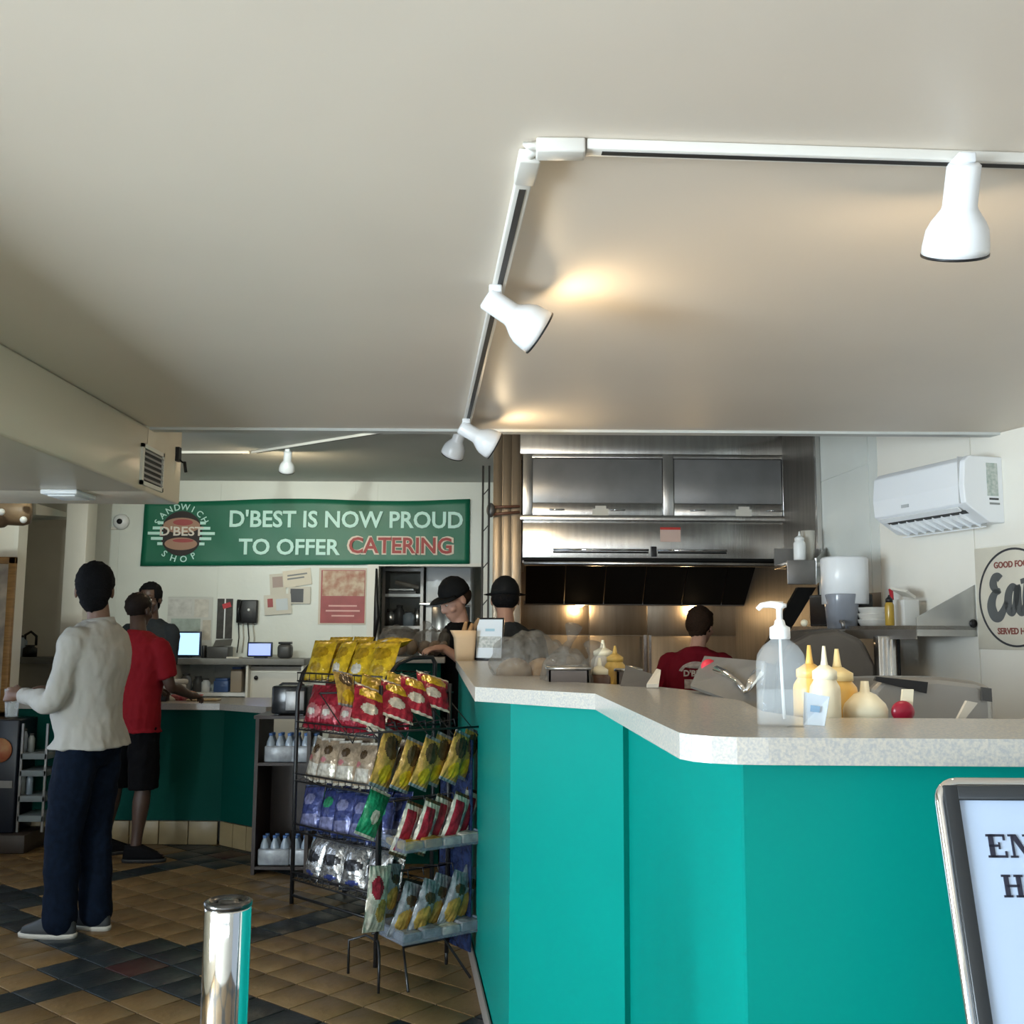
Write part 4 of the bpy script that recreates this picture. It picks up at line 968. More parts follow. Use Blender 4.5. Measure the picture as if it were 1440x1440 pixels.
# sandwich griddle / slicer in front of right wall
gy = 2.75
def G(px, py, y=gy): return PY(px, py, y)
gr = thing('press_grill', 'wide stainless cover with a dark slot behind the right end of the counter', 'grill', (G(1300, 1000).x, gy+.2, 0))
poly_ = [(1232, 1012), (1222, 985), (1226, 968), (1240, 953), (1320, 951), (1372, 957), (1398, 966), (1401, 1012)]
mb = MB(); P = [G(x, y_) for x, y_ in poly_]; n = len(P)
for p_ in P[:1]+P[-1:]: p_.z = .9
vs = [tuple(p_) for p_ in P]+[(p_.x+.0, p_.y+.42, p_.z-(0 if p_.z < 1 else .015)) for p_ in P]
mb.add(vs, [tuple(range(n)), tuple(range(n, 2*n))[::-1]]+[(i, n+i, n+(i+1) % n, (i+1) % n) for i in range(n)], 0)
c_ = put('cover', mb, mat('grill_steel', (.40, .38, .35), .40, .75, nscale=3, namt=.2), gr); md = c_.modifiers.new('b', 'BEVEL'); md.width = .02; md.segments = 3
put('slot', MB().slab(G(1228, 957, gy-.006), G(1301, 975, gy-.006), G(1303, 959, gy-.006), G(1230, 951, gy-.006), .01), black_m, gr)
put('side_vents', MB().slab(G(1380, 985, gy-.006), G(1394, 987, gy-.006), G(1393, 968, gy-.006), G(1379, 966, gy-.006), .006), dgrey_m, gr)
put('base', MB().box((G(1240, 1000).x, gy+.03, 0), (G(1400, 1000).x, gy+.38, .89)), steeld_m, gr)
st = thing('steel_post', 'ribbed stainless post under the shelf on the right', 'post', (PY(1249, 950, 4.9).x, 4.9, 0))
x0, x1 = PY(1237, 950, 4.9).x, PY(1262, 950, 4.9).x
put('post', MB().box((x0, 4.9, 0), (x1, 4.97, zsf-.03), bev=.004), steel_m, st)
for k in range(3): put('rib', MB().box((x0+(x1-x0)*(.2+.25*k), 4.893, .02), (x0+(x1-x0)*(.28+.25*k), 4.901, zsf-.04)), steel_m, st)
put('cable', MB().tube([(x1+.01, 4.9, .3), (x1+.01, 4.9, zsf-.03)], .008, 8), black_m, st)
# dark sloping cook line at right of the hood
dk = thing('pizza_oven', 'dark domed cooker lid left of the steel post', 'cooker', (PY(1150, 940, 5.0).x, 5.2, 0))
mb = MB(); prof = [(1085, 975), (1092, 935), (1110, 903), (1140, 888), (1178, 884), (1215, 900), (1232, 935), (1236, 985)]
P = [PY(x, y_, 4.95) for x, y_ in prof]; n = len(P)
for p_ in P[:1]+P[-1:]: p_.z = .85
vs = [tuple(p_) for p_ in P]+[(p_.x+.05, 5.6, p_.z) for p_ in P]
mb.add(vs, [tuple(range(n)), tuple(range(n, 2*n))[::-1]]+[(i, n+i, n+(i+1) % n, (i+1) % n) for i in range(n)], 0, False)
c_ = put('lid', mb, mat('dark_taupe_steel', (.16, .14, .12), .5, .5, nscale=4, namt=.2), dk); md = c_.modifiers.new('b', 'BEVEL'); md.width = .03; md.segments = 3
put('base', MB().box((P[0].x+.02, 5.0, 0), (P[-1].x-.02, 5.55, .85)), steeld_m, dk)
put('knob', MB().ball(PY(1131, 876, 5.05), .018), capm, dk)
# dark slanted gas arm seen left of the lid
ga = thing('cook_line', 'low stainless griddle station under the extractor hood', 'griddle', (.9, 7.7, 0))
put('griddle_top', MB().box((.12, 7.25, .86), (1.70, 8.12, .92), bev=.006), steeld_m, ga)
put('cabinet', MB().box((.14, 7.30, .05), (1.68, 8.10, .859)), steel_m, ga)
put('splash_guard', MB().box((.12, 8.10, .92), (1.70, 8.12, 1.10)), steel_m, ga)
single('slanted_duct', MB().slab(PY(1100, 905, 6.4), PY(1078, 905, 6.4), PY(1122, 826, 6.4), PY(1148, 826, 6.4), .05), soot_m, 'black slanted hose below the small steel shelf', 'hose', tuple(PY(1090, 905, 6.4)))
squeeze('white squeeze bottle on the small steel shelf right of the hood', (PY(1125, 790, YS+.1).x, YS+.10, zs_), .19, .036, wcap, wcap, .05)
q = thing('paper_cup', 'white paper cup behind the squeeze bottle on the small steel shelf', 'cup', (PY(1139, 790, YS+.15).x, YS+.18, zs_))
put('cup', MB().lathe([(.002, 0), (.033, 0), (.042, .20), (.039, .20), (.031, .008)], n=20, cap=False), paper_m, q, local=True)

# ================================================================ A-FRAME SIGN AND CHROME POST
y0 = 1.45; tlc = PY(1320, 1100, y0); top_x = tlc.x
tilt = math.radians(15)
Ms = Matrix.Translation(tlc) @ Matrix.Rotation(math.radians(90)-tilt, 4, 'X')      # local x right, y up, z toward camera
Ms = Matrix.Translation(tlc) @ Matrix.Rotation(-tilt, 4, 'X') @ Matrix.Rotation(math.radians(90), 4, 'X')
sgn = thing('pavement_sign', 'silver framed leaning sign with black ENTER HERE lettering in front of the counter', 'sign', (tlc.x+.3, y0-.2, 0))
sw_, sh_, rc = .60, tlc.z/math.cos(tilt)-.02, .026
rim_pts = []
for cx_, cy_, a0 in ((sw_-rc, -rc, 90), (rc, -rc, 180)):
    pass
path = []
for (cx_, cy_, a0, a1) in ((rc, -sh_+rc, 270, 180), (rc, -rc, 180, 90), (sw_-rc, -rc, 90, 0), (sw_-rc, -sh_+rc, 360, 270)):
    for k in range(7):
        a = math.radians(a0+(a1-a0)*k/6); path.append((cx_+rc*math.cos(a), cy_+rc*math.sin(a), 0))
put('outer_rim', MB().tube([Ms @ Vector((p_[0], p_[1], -.006)) for p_ in path], .0075, 8, closed=True), chrome_m, sgn)
inr = MB(); fm = mat('frame_gunmetal', (.045, .05, .055), .25, .5); w = .024
inr.box((.004, -sh_+.004, -.010), (w, -.004, .004), M=Ms, bev=.002).box((sw_-w, -sh_+.004, -.010), (sw_-.004, -.004, .004), M=Ms, bev=.002).box((w-.002, -w, -.010), (sw_-w+.002, -.004, .004), M=Ms, bev=.002).box((w-.002, -sh_+.004, -.010), (sw_-w+.002, -sh_+w, .004), M=Ms, bev=.002)
put('frame', inr, fm, sgn)
put('poster_sheet', MB().box((w, -sh_+w, -.008), (sw_-w, -w, -.002), M=Ms), mat('sign_sheet', (.42, .52, .68), .3, spec=.5), sgn)
ltm = mat('letter_navy', (.02, .022, .04), .4)
def serif(ch, h):
    """bold slab-serif capitals built from strokes; returns builder and width (local x right, y up)"""
    mb = MB(); s = h*.22; f = h*.10; z0, z1 = -.002, -.0005
    def b(x0, y0_, x1, y1_): mb.box((x0, y0_, z0), (x1, y1_, z1))
    if ch == 'E':
        w = h*.86; b(0, 0, h*.40, f); b(0, h-f, h*.40, h); b(h*.10, 0, h*.10+s, h)
        b(h*.10, 0, w, f); b(h*.1, h-f, w*.97, h); b(h*.1, h*.46, w*.66, h*.56); b(w*.60, h*.36, w*.68, h*.66); b(w-f*.9, 0, w, h*.28); b(w*.97-f*.9, h*.74, w*.97, h)
    elif ch == 'N':
        w = h*1.02; b(0, 0, h*.34, f*.9); b(0, h-f*.9, h*.34, h); b(h*.12, 0, h*.12+f, h); b(w-h*.36, h-f*.9, w, h); b(w-h*.14-f, 0, w-h*.14, h)
        mb.add([(h*.10, h, z0), (h*.36, h, z0), (w-h*.12, 0, z0), (w-h*.32, 0, z0), (h*.10, h, z1), (h*.36, h, z1), (w-h*.12, 0, z1), (w-h*.32, 0, z1)], [(0, 1, 2, 3), (7, 6, 5, 4), (0, 4, 5, 1), (1, 5, 6, 2), (2, 6, 7, 3), (3, 7, 4, 0)])
    elif ch == 'H':
        w = h*1.0
        for x in (0, w-h*.42): b(x, 0, x+h*.42, f); b(x, h-f, x+h*.42, h); b(x+h*.10, 0, x+h*.10+s, h)
        b(h*.2, h*.45, w-h*.2, h*.56)
    elif ch == 'T':
        w = h*.92; b(w/2-s/2, 0, w/2+s/2, h); b(0, h-f, w, h); b(0, h*.70, f*.9, h); b(w-f*.9, h*.70, w, h); b(w*.24, 0, w*.76, f)
    else:
        w = h*.98; b(0, 0, h*.42, f); b(0, h-f, h*.5, h); b(h*.10, 0, h*.10+s, h); b(h*.3, h-f, h*.66, h); b(h*.3, h*.44, h*.66, h*.54); b(h*.56, h*.48, h*.56+s, h-f*.5)
        mb.add([(h*.36, h*.48, z0), (h*.58, h*.48, z0), (w, 0, z0), (w-h*.26, 0, z0), (h*.36, h*.48, z1), (h*.58, h*.48, z1), (w, 0, z1), (w-h*.26, 0, z1)], [(0, 1, 2, 3), (7, 6, 5, 4), (0, 4, 5, 1), (1, 5, 6, 2), (2, 6, 7, 3), (3, 7, 4, 0)])
    return mb, w
def line_of(word, x, ytop, h):
    for ch in word:
        m_, w_ = serif(ch, h); m_.v = [tuple(Ms @ (Vector(v)+Vector((x, ytop-h, 0)))) for v in m_.v]
        put('letter', m_, ltm, sgn); x += w_+h*.13
# where the photograph's letters fall on the sign's plane
nrm = (Ms.to_3x3() @ Vector((0, 0, 1)))
def onsign(px, py): return Ms.inverted() @ PL(px, py, tlc, nrm)
q1_ = onsign(1386, 1173); q2_ = onsign(1390, 1206); q3_ = onsign(1408, 1230); q4_ = onsign(1412, 1262)
line_of('ENTER', q1_.x, q1_.y, q1_.y-q2_.y); line_of('HERE', q3_.x, q3_.y, q3_.y-q4_.y)
leg = MB().tube([Ms @ Vector((.10, -.03, -.012)), Vector((tlc.x+.16, y0+.30, .012))], .009, 8)
put('rear_leg', leg, chrome_m, sgn)
put('rear_leg', MB().tube([Ms @ Vector((sw_-.02, -.03, -.012)), Vector((tlc.x+sw_-.02, y0+.42, .012))], .009, 8), chrome_m, sgn)

yp = 1.75; c = PY(321, 1274, yp); rp = (352-291)/2/F*yp*1.02
po_ = thing('chrome_post', 'polished chrome post with dark flat cap in the foreground', 'post', (c.x, yp, 0))
put('pole', MB().lathe([(rp, .012), (rp, c.z-.004), (rp*.97, c.z)], n=40, c=(c.x, yp, 0)), chrome_m, po_)
put('cap', MB().lathe([(rp*.98, c.z-.0005), (rp*1.03, c.z+.001), (rp*1.03, c.z+.008), (rp*.84, c.z+.011), (rp*.80, c.z+.006), (rp*.45, c.z+.006), (rp*.40, c.z+.010), (.001, c.z+.010)], n=40, c=(c.x, yp, 0), cap=False), mat('dark_chrome', (.10, .10, .10), .18, .9), po_)
put('base_flange', MB().lathe([(.09, 0), (.09, .006), (rp+.004, .014)], n=36, c=(c.x, yp, 0)), chrome_m, po_)

# ================================================================ SNACK BAGS
def bag_mesh(name, w, h, t, mats, patches, seed=0):
    """pillow bag standing on its lower seal: x width, z height, bulging in y; patches: (u0,v0,u1,v1,slot) on the front"""
    rnd = random.Random(seed); nx, nz = 26, 34; vs = []; fs = []; ms_ = []
    def pt(i, j, side):
        u = i/nx*2-1; v = j/nz
        e = max(0.0, 1-abs(u)**2.6)*max(0.0, math.sin(PI*min(1, max(0, (v-.05)/.90))))**.55
        pinch = 1-.07*math.sin(PI*v)
        wr_ = .0035*noise.noise(Vector((u*3+seed*7, v*6, side*3)))+.0022*math.sin(u*17+seed)*(1-math.sin(PI*v))
        return (u*w/2*pinch, side*(t/2*e)+(wr_ if e > 0.05 else wr_*.5), v*h)
    for side in (-1, 1):
        for j in range(nz+1):
            for i in range(nx+1): vs.append(pt(i, j, side))
    o2 = (nx+1)*(nz+1)
    for side in range(2):
        for j in range(nz):
            for i in range(nx):
                k = side*o2+j*(nx+1)+i; f = (k, k+1, k+nx+2, k+nx+1)
                fs.append(f if side == 0 else f[::-1]); u, v = (i+.5)/nx, (j+.5)/nz; s = 0
                if v < .05 or v > .95: s = 1
                for (u0, v0, u1, v1, q, kind) in patches:
                    if kind == 'r' and u0 < u < u1 and v0 < v < v1: s = q
                    if kind == 'e' and ((u-(u0+u1)/2)/((u1-u0)/2))**2+((v-(v0+v1)/2)/((v1-v0)/2))**2 < 1: s = q
                ms_.append(s)
    for j in range(nz):
        for i in (0, nx):
            a = j*(nx+1)+i; b = o2+a; fs.append((a, a+nx+1, b+nx+1, b) if i == 0 else (a, b, b+nx+1, a+nx+1)); ms_.append(0)
    me = bpy.data.meshes.new(name); me.from_pydata(vs, [], fs)
    for mm in mats: me.materials.append(mm)
    me.polygons.foreach_set('material_index', ms_); me.polygons.foreach_set('use_smooth', [True]*len(fs)); me.update(); return me
def foil(n, c, r=.26, m_=0.2): return mat(n, c, r, m_, nscale=34, namt=.5, bump=.35, bscale=30)
fy = foil('bag_yellow', (.75, .50, .02)); fy2 = foil('bag_yellow_dark', (.45, .27, .01)); fr2 = foil('bag_red', (.40, .02, .04)); frl = foil('bag_red_light', (.60, .20, .20))
fw = foil('bag_cream', (.72, .66, .54)); ft = foil('bag_tan', (.50, .38, .26)); ftd = foil('bag_brown', (.12, .07, .03)); fb = foil('bag_blue', (.05, .07, .24)); fbl = foil('bag_lilac', (.24, .25, .45))
fbd = foil('bag_navy', (.02, .035, .10)); fs_ = foil('bag_silver', (.62, .62, .62), .22, .75); fsd = foil('bag_black_foil', (.05, .05, .055), .25, .5); fg = foil('bag_green', (.02, .30, .13)); fo = foil('bag_amber', (.55, .33, .07))
fgr = foil('bag_grey', (.30, .31, .33))
K = {
 'yellow': [bag_mesh('yb%d' % k, .155, .215, .065, [fy, fy2, frl, fw], [(.15, .50, .85, .80, 1, 'e'), (.25, .18, .75, .40, 3 if k else 1, 'e')], k) for k in range(3)],
 'red': [bag_mesh('rb%d' % k, .155, .22, .065, [fr2, fr2, frl, fw], [(.12, .22, .88, .55, 2, 'e'), (.3, .3, .7, .45, 3, 'e')], 5+k) for k in range(3)],
 'tan': [bag_mesh('tb%d' % k, .145, .215, .055, [ft, fw, ftd, frl], [(.3, .62, .7, .82, 2, 'e'), (.1, .12, .9, .40, 1, 'r'), (.2, .45, .5, .55, 3, 'e')], 9+k) for k in range(3)],
 'blue': [bag_mesh('bb%d' % k, .145, .22, .055, [fb, fbd, fbl, fg], [(.12, .10, .88, .34, 2, 'r'), (.2, .55, .75, .80, 3 if k == 1 else 2, 'e')], 13+k) for k in range(3)],
 'silver': [bag_mesh('sb%d' % k, .155, .22, .075, [fs_, fsd, fsd, fb], [(.1, .38, .9, .62, 2, 'e'), (.3, .1, .8, .2, 3, 'e')], 17+k) for k in range(3)],
 'redyel': [bag_mesh('ry%d' % k, .165, .23, .06, [fr2, fw, fy, fw], [(.1, .55, .9, .9, 2, 'e'), (.2, .2, .7, .45, 3, 'e')], 21+k) for k in range(2)],
 'amber': [bag_mesh('ab%d' % k, .10, .20, .045, [fo, fgr, fy, ftd], [(.15, .50, .85, .90, 3, 'e'), (.2, .10, .8, .40, 2, 'e')], 25+k) for k in range(3)],
 'redw': [bag_mesh('rw%d' % k, .10, .21, .045, [fw, ftd, fr2, fgr], [(.1, .10, .6, .85, 2, 'r'), (.6, .4, .9, .7, 3, 'e')], 29+k) for k in range(3)],
 'green': [bag_mesh('gb0', .12, .20, .05, [fg, fw, fw, fg], [(.3, .3, .7, .6, 2, 'e')], 33)],
 'brown': [bag_mesh('br%d' % k, .10, .20, .045, [fgr, fgr, fo, ftd], [(.1, .08, .9, .55, 2, 'e'), (.2, .6, .8, .8, 3, 'e')], 35+k) for k in range(3)],
 'multi': [bag_mesh('mb0', .13, .26, .05, [fw, fw, fr2, fo], [(.1, .5, .6, .85, 2, 'e'), (.35, .15, .9, .5, 3, 'e')], 39)],
}
def bag(kind, k, M, label, group=None):
    me = K[kind][k % len(K[kind])]; me.name = 'snack_bag'
    o = bpy.data.objects.new('snack_bag', me); COL.objects.link(o); o.matrix_world = M
    return tag(o, label, 'snack bag', group)
ORD = ['first', 'second', 'third', 'fourth', 'fifth', 'sixth', 'seventh', 'eighth']
def MT(v): return Matrix.Translation(Vector(v))
def RX(a): return Matrix.Rotation(a, 4, 'X')
def RY(a): return Matrix.Rotation(a, 4, 'Y')
def RZ(a): return Matrix.Rotation(a, 4, 'Z')

# ---- wide five-shelf rack
rl = Vector((-1.19, 5.80, 0)); rr_ = Vector((-.655, 5.30, 0))
u = (rr_-rl); RW = u.length; ang = math.atan2(u.y, u.x)
rack = thing('snack_rack', 'black five shelf snack rack with curved top rails', 'rack', tuple(rl), ang)     # local x along front, y back
wire = mat('black_wire', (.012, .012, .013), .35)
RD = .36; HT = 1.34
def arch(x):
    pts = [(x, 0, 0), (x, 0, .6), (x, 0, 1.14), (x, .03, 1.24), (x, .10, 1.31), (x, .20, HT), (x, RD-.02, HT), (x, RD, HT-.03), (x, RD, .6), (x, RD, 0)]
    return MB().tube(pts, .012, 8)
for x in (0, RW): put('side_frame', arch(x), wire, rack, local=True)
levels = [(1.20, .17, .045), (.935, .17, .04), (.655, .17, .04), (.385, .17, .04), (.13, .14, .04)]
for z, d, lip in levels:
    mb = MB(); zb = z+.03
    mb.tube([(0, -.005, z+lip), (RW, -.005, z+lip)], .005, 6).tube([(0, -.005, z), (RW, -.005, z)], .005, 6).tube([(0, RD-.03, zb+.03), (RW, RD-.03, zb+.03)], .005, 6)
    nw = 13
    for k in range(nw+1):
        x = RW*k/nw; mb.tube([(x, -.005, z+lip), (x, -.005, z), (x, RD-.03, zb+.03)], .0025, 5)
    o = put('wire_shelf', mb, wire, rack, local=True)
for k, y in enumerate((.0, RD)):
    put('cross_bar', MB().tube([(0, y, .045 if k == 0 else .10), (RW, y, .045 if k == 0 else .10)], .008, 6), wire, rack, local=True)
Mr = WM[rack.name]
rows = [('yellow', 4, 1.20, 'yellow chip bag', 'top shelf of the wide rack', .215), ('red', 5, .935, 'red chip bag', 'second shelf of the wide rack', .22), ('tan', 5, .655, 'tan chip bag', 'middle shelf of the wide rack', .215),
        ('blue', 5, .385, 'blue chip bag', 'fourth shelf of the wide rack', .22), ('silver', 4, .13, 'silver chip bag', 'lowest shelf of the wide rack', .22)]
for kind, n, z, nm, where, h_ in rows:
    for row in range(2):
        for k in range(n):
            x = RW*(k+.5)/n; lean = -.42 if kind == 'yellow' else -.30
            yy = .045+row*.105; jit = random.uniform(-.02, .02)
            M = Mr @ MT((x+random.uniform(-.008, .008), yy, z+.004+row*.020)) @ RZ(random.uniform(-.25, .25)) @ RX(lean+jit*1.5) @ RY(random.uniform(-.13, .13)) @ Matrix.Scale(1.12, 4)
            if kind == 'yellow' and row == 1 and k > 2: continue
            bag(kind, k+row, M, '%s, %s from left in the %s row, %s' % (nm, ORD[k], 'front' if row == 0 else 'rear', where), '%ss on the %s' % (nm, where))
for k, (x, y, z, rz, rx, ry) in enumerate(((.30, .24, 1.372, .5, -1.45, .1), (.53, .20, 1.385, -.5, -1.35, -.2))):
    bag('yellow', k, Mr @ MT((x, y-.10, z)) @ RZ(rz) @ RX(rx) @ RY(ry), ['yellow chip bag lying loose on top of the wide rack, left one', 'yellow chip bag lying loose on top of the wide rack, right one'][k], 'loose yellow bags on the rack top')
bag('tan', 1, Mr @ MT((RW-.05, -.012, .955)) @ RX(-.2) @ RY(.25), 'cream chip bag tucked at the right end of the red bags')

# ---- narrow wire clip rack in front of the counter side
wl_ = Vector((-.52, 4.44, 0)); wr_ = Vector((-.215, 4.66, 0)); u2 = wr_-wl_; W2 = u2.length; ang2 = math.atan2(u2.y, u2.x)
r2 = thing('clip_rack', 'narrow black wire rack of hanging snack bags beside the counter end', 'rack', tuple(wl_), ang2)
D2 = .22
for x in (.02, W2): put('upright', MB().tube([(x, D2*.5, .06), (x, D2*.5, 1.24)], .010, 8), wire, r2, local=True)
put('base_frame', MB().tube([(-.05, -.05, .012), (-.05, -.05, .16), (.02, .09, .17), (.02, .2, .17), (-.04, .24, .15), (-.04, .24, .012)], .006, 8), wire, r2, local=True)
put('base_frame', MB().tube([(.06, -.10, .010), (.12, .05, .14), (W2-.05, .05, .14), (W2-.01, -.10, .010)], .006, 8), wire, r2, local=True)
put('base_frame', MB().tube([(W2+.0, D2*.5, .01), (W2, D2*.5, .08)], .008, 8), wire, r2, local=True)
for z in (1.20, 1.06, .74, .44, .20):
    put('cross_bar', MB().tube([(0, D2*.5, z), (W2+.02, D2*.5, z)], .005, 6), wire, r2, local=True)
for z in (1.04, .72, .42):
    for k in range(5): put('clip_arm', MB().tube([(W2*(k+.4)/5, D2*.5, z+.03), (W2*(k+.4)/5, .0, z+.05), (W2*(k+.4)/5, -.01, z+.02)], .003, 5), wire, r2, local=True)
M2 = WM[r2.name]
specs = [('amber', 1.075, 'yellow and brown snack bag', 'upper row of the clip rack', 5, 1.12), ('redw', .80, 'red and white snack bag', 'middle row of the clip rack', 5, 1.1), ('brown', .48, 'brown and grey snack bag', 'lower row of the clip rack', 5, 1.15)]
for kind, ztop_, nm, where, n, sc in specs:
    for k in range(n):
        x = W2*(k+.35)/n; drop = .03*(1-k/4)
        M = M2 @ MT((x+.015, -.02-.028*(k % 2), ztop_-.215*sc-drop)) @ RZ(.25) @ RY(.38) @ RX(.10) @ Matrix.Scale(sc, 4)
        bag(kind, k, M, '%s, %s from left, %s' % (nm, ORD[k], where), '%ss on the %s' % (nm, where))
bag('green', 0, M2 @ MT((-.09, .03, .62)) @ RZ(.2) @ RY(.42) @ RX(.05), 'green snack bag hanging left of the middle row of the clip rack')
bag('amber', 1, M2 @ MT((-.05, -.01, .82)) @ RZ(.3) @ RY(.36) @ Matrix.Scale(1.25, 4), 'large grey and yellow bag at the left end of the upper clip row')
bag('multi', 0, M2 @ MT((-.07, -.03, .25)) @ RZ(.3) @ RY(.14), 'tall cream red and amber bag at the left end of the lower clip row')
bag('brown', 2, M2 @ MT((.02, .01, .30)) @ RZ(.4) @ RY(.22), 'brown bag half hidden behind the tall cream bag of the clip rack')
# top basket with big red bags on a slant
bk = MB()
for k in range(6): bk.tube([(-.20+.62*k/5, .26, 1.205), (-.20+.62*k/5, -.06, 1.02), (-.20+.62*k/5, -.09, 1.06)], .003, 5)
bk.tube([(-.20, -.09, 1.06), (.42, -.09, 1.06)], .005, 6).tube([(-.20, .26, 1.205), (.42, .26, 1.205)], .005, 6)
put('top_basket', bk, wire, r2, local=True)
for k, (x, y, z, rz, rx, ry, kd_) in enumerate(((-.10, .0, 1.08, .1, -.75, .5, 'redyel'), (.04, .01, 1.10, .1, -.80, .5, 'redyel'), (.15, .03, 1.12, .1, -.80, .5, 'redyel'), (.25, .05, 1.14, .1, -.85, .5, 'redyel'), (-.02, .11, 1.15, .1, -.9, .6, 'yellow'), (.12, .13, 1.16, .1, -.9, .6, 'yellow'), (-.12, .14, 1.15, .2, -.7, .3, 'amber'))):
    bag(kd_, k, M2 @ MT((x, y, z)) @ RZ(rz) @ RX(rx) @ RY(ry), {'redyel': 'red snack bag with cream edge in the top basket, %s from left' % ORD[k % 8], 'yellow': 'yellow bag on top of the red bags in the basket, %s one' % ('left' if k == 4 else 'right'), 'amber': 'grey amber bag at the back left of the top basket'}[kd_], {'redyel': 'red bags in the top basket', 'yellow': 'yellow bags in the top basket'}.get(kd_))
def tray(label, z, cm, zz_h=.045):
    t = thing('snack_tray', label, 'tray', tuple(M2 @ Vector((.02, -.12, z))), ang2)
    put('tray_body', MB().box((.0, 0, 0), (W2+.01, .20, .005)).box((0, 0, 0), (W2+.01, .006, zz_h)).box((0, .194, 0), (W2+.01, .2, zz_h*1.4)).box((0, 0, 0), (.005, .2, zz_h*1.2)).box((W2+.005, 0, 0), (W2+.01, .2, zz_h*1.2)), clear('tray_plastic', (.22, .26, .32), .30, .2), t, local=True)
    for k in range(4): put('snack_packet', MB().box((.01+k*W2/4, .01, .006), (.005+(k+1)*W2/4, .185, .04+.006*(k % 2)), bev=.008), cm[k % len(cm)], t, local=True)
tray('pale tray of packets below the middle row of the clip rack', .565, [fy, fo, fw, fw])
tray('bluish tray of packets below the lower row of the clip rack', .20, [fgr, fgr, fw, fgr])
put('tray_hanger', MB().tube([(.03, -.02, .565), (.03, D2*.5, .59)], .004, 6).tube([(W2, -.02, .565), (W2, D2*.5, .59)], .004, 6), wire, r2, local=True)
put('side_card', MB().box((W2+.012, -.06, .10), (W2+.018, D2*.9, 1.0)), fbd, r2, local=True)

# ---- bread loaves in film, paper bag with bread on the counter's far end
bun = mat('bread_crust', (.42, .26, .13), .6, nscale=12, col2=(.26, .15, .07)); bund = mat('bread_pale', (.33, .23, .14), .65, nscale=12, namt=.3)
def filmbag(label, c, s, rz, nbun, seed):
    rnd = random.Random(seed); t = thing('bread_bag', label, 'bread', c, rz)
    for k in range(nbun):
        x = (k-(nbun-1)/2)*s[0]*1.5/nbun
        put('bread_roll', MB().ball((x, rnd.uniform(-.01, .01), s[2]*.62), (s[0]/nbun*.95, s[1]*.62, s[2]*.55), seg=18, rings=10), bun if k % 2 else bund, t, local=True)
    mb = MB().ball((0, 0, s[2]), (s[0], s[1], s[2]), seg=54, rings=34)
    mb.v = [(x*(1+.14*noise.noise(Vector((x*22, y*22, z*22+seed)))), y*(1+.12*noise.noise(Vector((x*13+5, y*14, z*14)))), max(0.001, z+.030*noise.noise(Vector((x*24, y*24, seed))))) for x, y, z in mb.v]
    mb.tube([(s[0]*.8, 0, s[2]*1.2), (s[0]*1.1, 0, s[2]*1.7), (s[0]*1.25, .02, s[2]*2.2)], [.03, .012, .035], 9)
    put('film', mb, film_m, t, local=True); return t
# (low shelf that carries the bread, between the rack and the pass)
lt = thing('bread_counter', 'low grey counter carrying wrapped bread behind the snack racks', 'counter', (-.60, 6.95, 0))
lx0, lx1 = PY(545, 930, 6.9).x, PY(628, 930, 6.9).x
ZL = PY(600, 923, 6.9).z
put('top', MB().box((lx0, 6.72, ZL-.04), (lx1, 7.20, ZL), bev=.004), lam_m, lt)
put('body', MB().box((lx0+.03, 6.78, 0), (lx1-.03, 7.22, ZL-.04)), green_shaded_m, lt)
filmbag('clear bag of dark rolls on the bread counter, leftmost', (PY(563, 900, 6.9).x, 6.9, ZL), (.15, .13, .10), .3, 3, 1)
filmbag('clear bag of pale rolls on the bread counter, right of the dark rolls', (PY(612, 900, 6.9).x, 6.92, ZL), (.15, .13, .09), -.2, 3, 2)
Yk = PZ(652, 929, ZT).y
c = PZ(653, 929, ZT)
pb = thing('paper_bag', 'open tan paper bag of bread beside the black table sign', 'bag', (c.x, c.y+.02, ZT), .1)
hw, hd, hb = .055, .055, .17
kraft = mat('kraft_paper', (.62, .45, .28), .65, nscale=6, namt=.08)
mb = MB().loft([(0, 0, .0, hw, hd), (0, 0, .04, hw*1.03, hd*1.03), (0, 0, hb*.75, hw*1.15, hd*1.05), (-.01, 0, hb, hw*1.35, hd*1.1)], n=24, e=5)
mb.f = [f for f in mb.f if not (len(f) == 24 and min(f) >= 72)]; mb.m = mb.m[:len(mb.f)]; mb.sm = mb.sm[:len(mb.f)]
o = put('bag_wall', mb, kraft, pb, local=True); md = o.modifiers.new('s', 'SOLIDIFY'); md.thickness = .002
for k, (x, y_, z, a) in enumerate(((-.015, 0, .07, .15), (.02, .015, .09, .45), (.0, -.02, .06, .3))):
    put('baguette', MB().tube([(x, y_, .03), (x+.02*a, y_, z+.05), (x+.14*a, y_, z+.15)], [.018, .022, .010], 10), bun if k != 1 else bund, pb, local=True)
# film-wrapped bread on the ledge's back edge right of the sign
for k, (px, py, sx_, label) in enumerate(((745, 925, .15, 'large crinkled clear bag of bread right of the black sign'), (800, 932, .085, 'crumpled clear bag with upright folds left of the steel pan'))):
    yy = 3.75 if k == 0 else 3.35; q = PY(px, py, yy); zb2 = ZP if k else ZP
    filmbag(label, (q.x, yy+.15, zb2), (sx_, .11, .115 if k == 0 else .085), .3, 2, 5+k)

